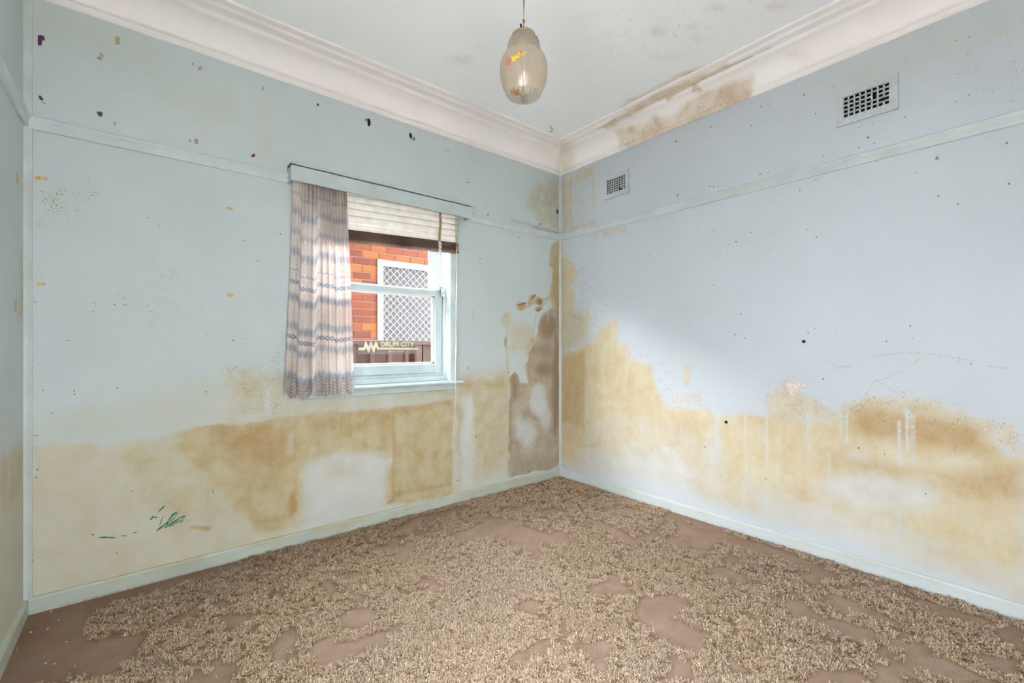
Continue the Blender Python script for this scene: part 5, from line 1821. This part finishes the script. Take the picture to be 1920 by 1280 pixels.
house = empty('brick_house', (0, 2.3, -0.62))
tag(house, 'orange brick neighbouring house seen through the window', 'house')
NX0, NX1, NZ0, NZ1 = -0.715, 0.55, 0.95, 2.175
b = MB()
b.box(-12, NX0, 2.31, 2.5, -0.62, 2.97).box(NX1, 8, 2.31, 2.5, -0.62, 2.97).box(NX0, NX1, 2.31, 2.5, -0.62, NZ0).box(NX0, NX1, 2.31, 2.5, NZ1, 2.97)
b.build('wall', M['far_brick'], house)
# mortar bed of the near brickwork
BXA, BXB, BZA, BZB = -2.3, 0.75, 0.98, 2.58
b = MB()
b.box(BXA, NX0, 2.304, 2.312, BZA, BZB).box(NX1, BXB, 2.304, 2.312, BZA, BZB).box(NX0, NX1, 2.304, 2.312, NZ1, BZB)
b.build('mortar', M['mortar'], house)
bl_, bh = 0.2, 0.0845
proto = None
row = 0
z = 1.245 - 3 * bh
cnt = 0
while z < BZB - bh:
    x = BXA - (0.1 if row % 2 else 0.0)
    while x < BXB - 0.02:
        xa, xb = max(x, BXA), min(x + bl_, BXB)
        segs = [(xa, xb)]
        if z + bh > NZ0 and z < NZ1 - 0.005:
            segs = []
            if xa < NX0:
                segs.append((xa, min(xb, NX0)))
            if xb > NX1:
                segs.append((max(xa, NX1), xb))
        for a, c in segs:
            if c - a < 0.03:
                continue
            full = abs((c - a) - bl_) < 1e-6
            w, hh = (c - a) - 0.008, bh - 0.008
            if full and proto is not None:
                o = proto.copy()
                COL.objects.link(o)
            else:
                m = MB()
                ch = 0.003
                vs = [(-w / 2, 0.008, -hh / 2), (w / 2, 0.008, -hh / 2), (w / 2, 0.008, hh / 2), (-w / 2, 0.008, hh / 2), (-w / 2 + ch, 0, -hh / 2 + ch), (w / 2 - ch, 0, -hh / 2 + ch), (w / 2 - ch, 0, hh / 2 - ch), (-w / 2 + ch, 0, hh / 2 - ch)]
                m.quadmesh(vs, [(4, 5, 6, 7), (0, 1, 5, 4), (1, 2, 6, 5), (2, 3, 7, 6), (3, 0, 4, 7)])
                o = m.build('brick', M['brick'])
                if full:
                    proto = o
            o.parent = house
            o.location = ((a + c) / 2 - house.location[0], 2.2975 + random.uniform(-0.0015, 0.0015) - house.location[1], z + bh / 2 - house.location[2])
            cnt += 1
        x += bl_
    z += bh
    row += 1
print('bricks', cnt)

fr = MB()
fw = 0.062
for a in ((NX0, NX0 + fw, NZ0, NZ1), (NX1 - fw, NX1, NZ0, NZ1), (NX0 + fw, NX1 - fw, NZ1 - fw - 0.01, NZ1), (NX0 + fw, NX1 - fw, NZ0, NZ0 + fw)):
    fr.box(a[0], a[1], 2.27, 2.33, a[2], a[3], 0.004)
EW = simple('weathered_white', (186, 188, 188), 0.5, 0.03, 8)
fo = fr.build('window_frame', EW, house)
gm = MB()
gx0, gx1, gz0, gz1 = NX0 + fw, NX1 - fw, NZ0 + fw, NZ1 - fw - 0.01
px_, pz_ = 0.087, 0.087


def clip_seg(x0, z0, dx, dz):
    """clip the segment to the opening"""
    t0, t1 = 0.0, 1.0
    for p, q in ((-dx, x0 - gx0), (dx, gx1 - x0), (-dz, z0 - gz0), (dz, gz1 - z0)):
        if abs(p) < 1e-12:
            if q < 0:
                return None
            continue
        r = q / p
        if p < 0:
            t0 = max(t0, r)
        else:
            t1 = min(t1, r)
    return (t0, t1) if t1 - t0 > 0.02 else None


for sgn in (1, -1):
    n = int((gx1 - gx0 + gz1 - gz0) / px_) + 4
    for i in range(-int((gz1 - gz0) / px_) - 2, n):
        xs = gx0 + i * px_ if sgn == 1 else gx1 - i * px_
        c = clip_seg(xs, gz0, sgn * (gz1 - gz0), gz1 - gz0)
        if c is None:
            continue
        H = gz1 - gz0
        K = max(2, int((c[1] - c[0]) * H / 0.0109))
        pts = []
        for t in np.linspace(c[0], c[1], K):
            zz = gz0 + t * H
            ph = t * H / pz_ * 2 * math.pi
            wob = 0.0065 * math.sin(2 * ph)               # the strands swing into each crossing
            pts.append((min(max(xs + sgn * t * H + sgn * wob * 0.6, gx0), gx1), 2.288 + 0.001 * sgn, min(max(zz, gz0), gz1)))
        gm.tube(pts, 0.0028, 4)
go = gm.build('security_grille', EW, house)
pn = MB().box(gx0, gx1, 2.315, 2.319, gz0, gz1).build('glass_pane', M['pane'], house)
for ob in (go, pn):
    ob.parent = fo
    ob.matrix_parent_inverse = Matrix.Identity(4)
bpy.context.view_layer.update()
for ob in (go, pn):
    ob.matrix_world = Matrix.Identity(4)
for s in (lower, upper):
    for ch in s.children:
        ch.matrix_world = Matrix.Identity(4)
bd = MB().box(gx0 - .02, gx1 + .02, 2.42, 2.44, gz0 - .02, gz1 + .02).build('drawn_blind', simple('grey_blind', (64, 66, 68), 0.8, 0.05, 5), house)
b = MB().box(-12, 8, 1.78, 2.5, 2.60, 2.62).build('soffit', M['white'], house)
MB().box(-12, 8, 1.68, 1.80, 2.50, 2.62, 0.02).build('gutter', M['white'], house)
MB().prism([(-12, 1.7, 2.58), (-12, 6.5, 4.1), (-12, 6.5, 4.2), (-12, 1.7, 2.65)], (20, 0, 0)).build('roof', M['roof'], house)
MB().box(-12, 8, 5.5, 5.7, -0.62, 2.97).build('rear_wall', M['far_brick'], house)

fence = empty('metal_fence', (-0.9, 1.2, -0.62))
tag(fence, 'brown ribbed sheet metal fence between the two houses', 'fence')
FZ = 1.207
x0 = -6.0
k = 0
proto = None
while x0 < 3.6:
    if proto is None:
        prof = []
        pitch = 0.172
        for r_ in range(4):
            o_ = r_ * pitch
            prof += [(o_, 0.0), (o_ + 0.112, 0.0), (o_ + 0.124, -0.022), (o_ + 0.142, -0.022), (o_ + 0.154, 0.0)]
        prof.append((4 * pitch, 0.0))
        vs = [(x, y, zz) for zz in (-0.55, FZ - 0.01) for x, y in prof]
        n = len(prof)
        fs = [(i, i + 1, n + i + 1, n + i) for i in range(n - 1)]
        proto = MB().quadmesh(vs, fs).build('fence_sheet', M['fence'])
        o = proto
    else:
        o = proto.copy()
        COL.objects.link(o)
    o.parent = fence
    o.location = (x0 - fence.location[0], 1.2 - fence.location[1], 0 - fence.location[2])
    x0 += 4 * pitch
MB().box(-6.0, 3.7, 1.165, 1.215, FZ - 0.045, FZ, 0.004).build('top_rail', M['fence'], fence)
MB().box(-0.80, -0.745, 1.15, 1.21, -0.62, FZ - 0.05, 0.004).build('post', M['fence'], fence)
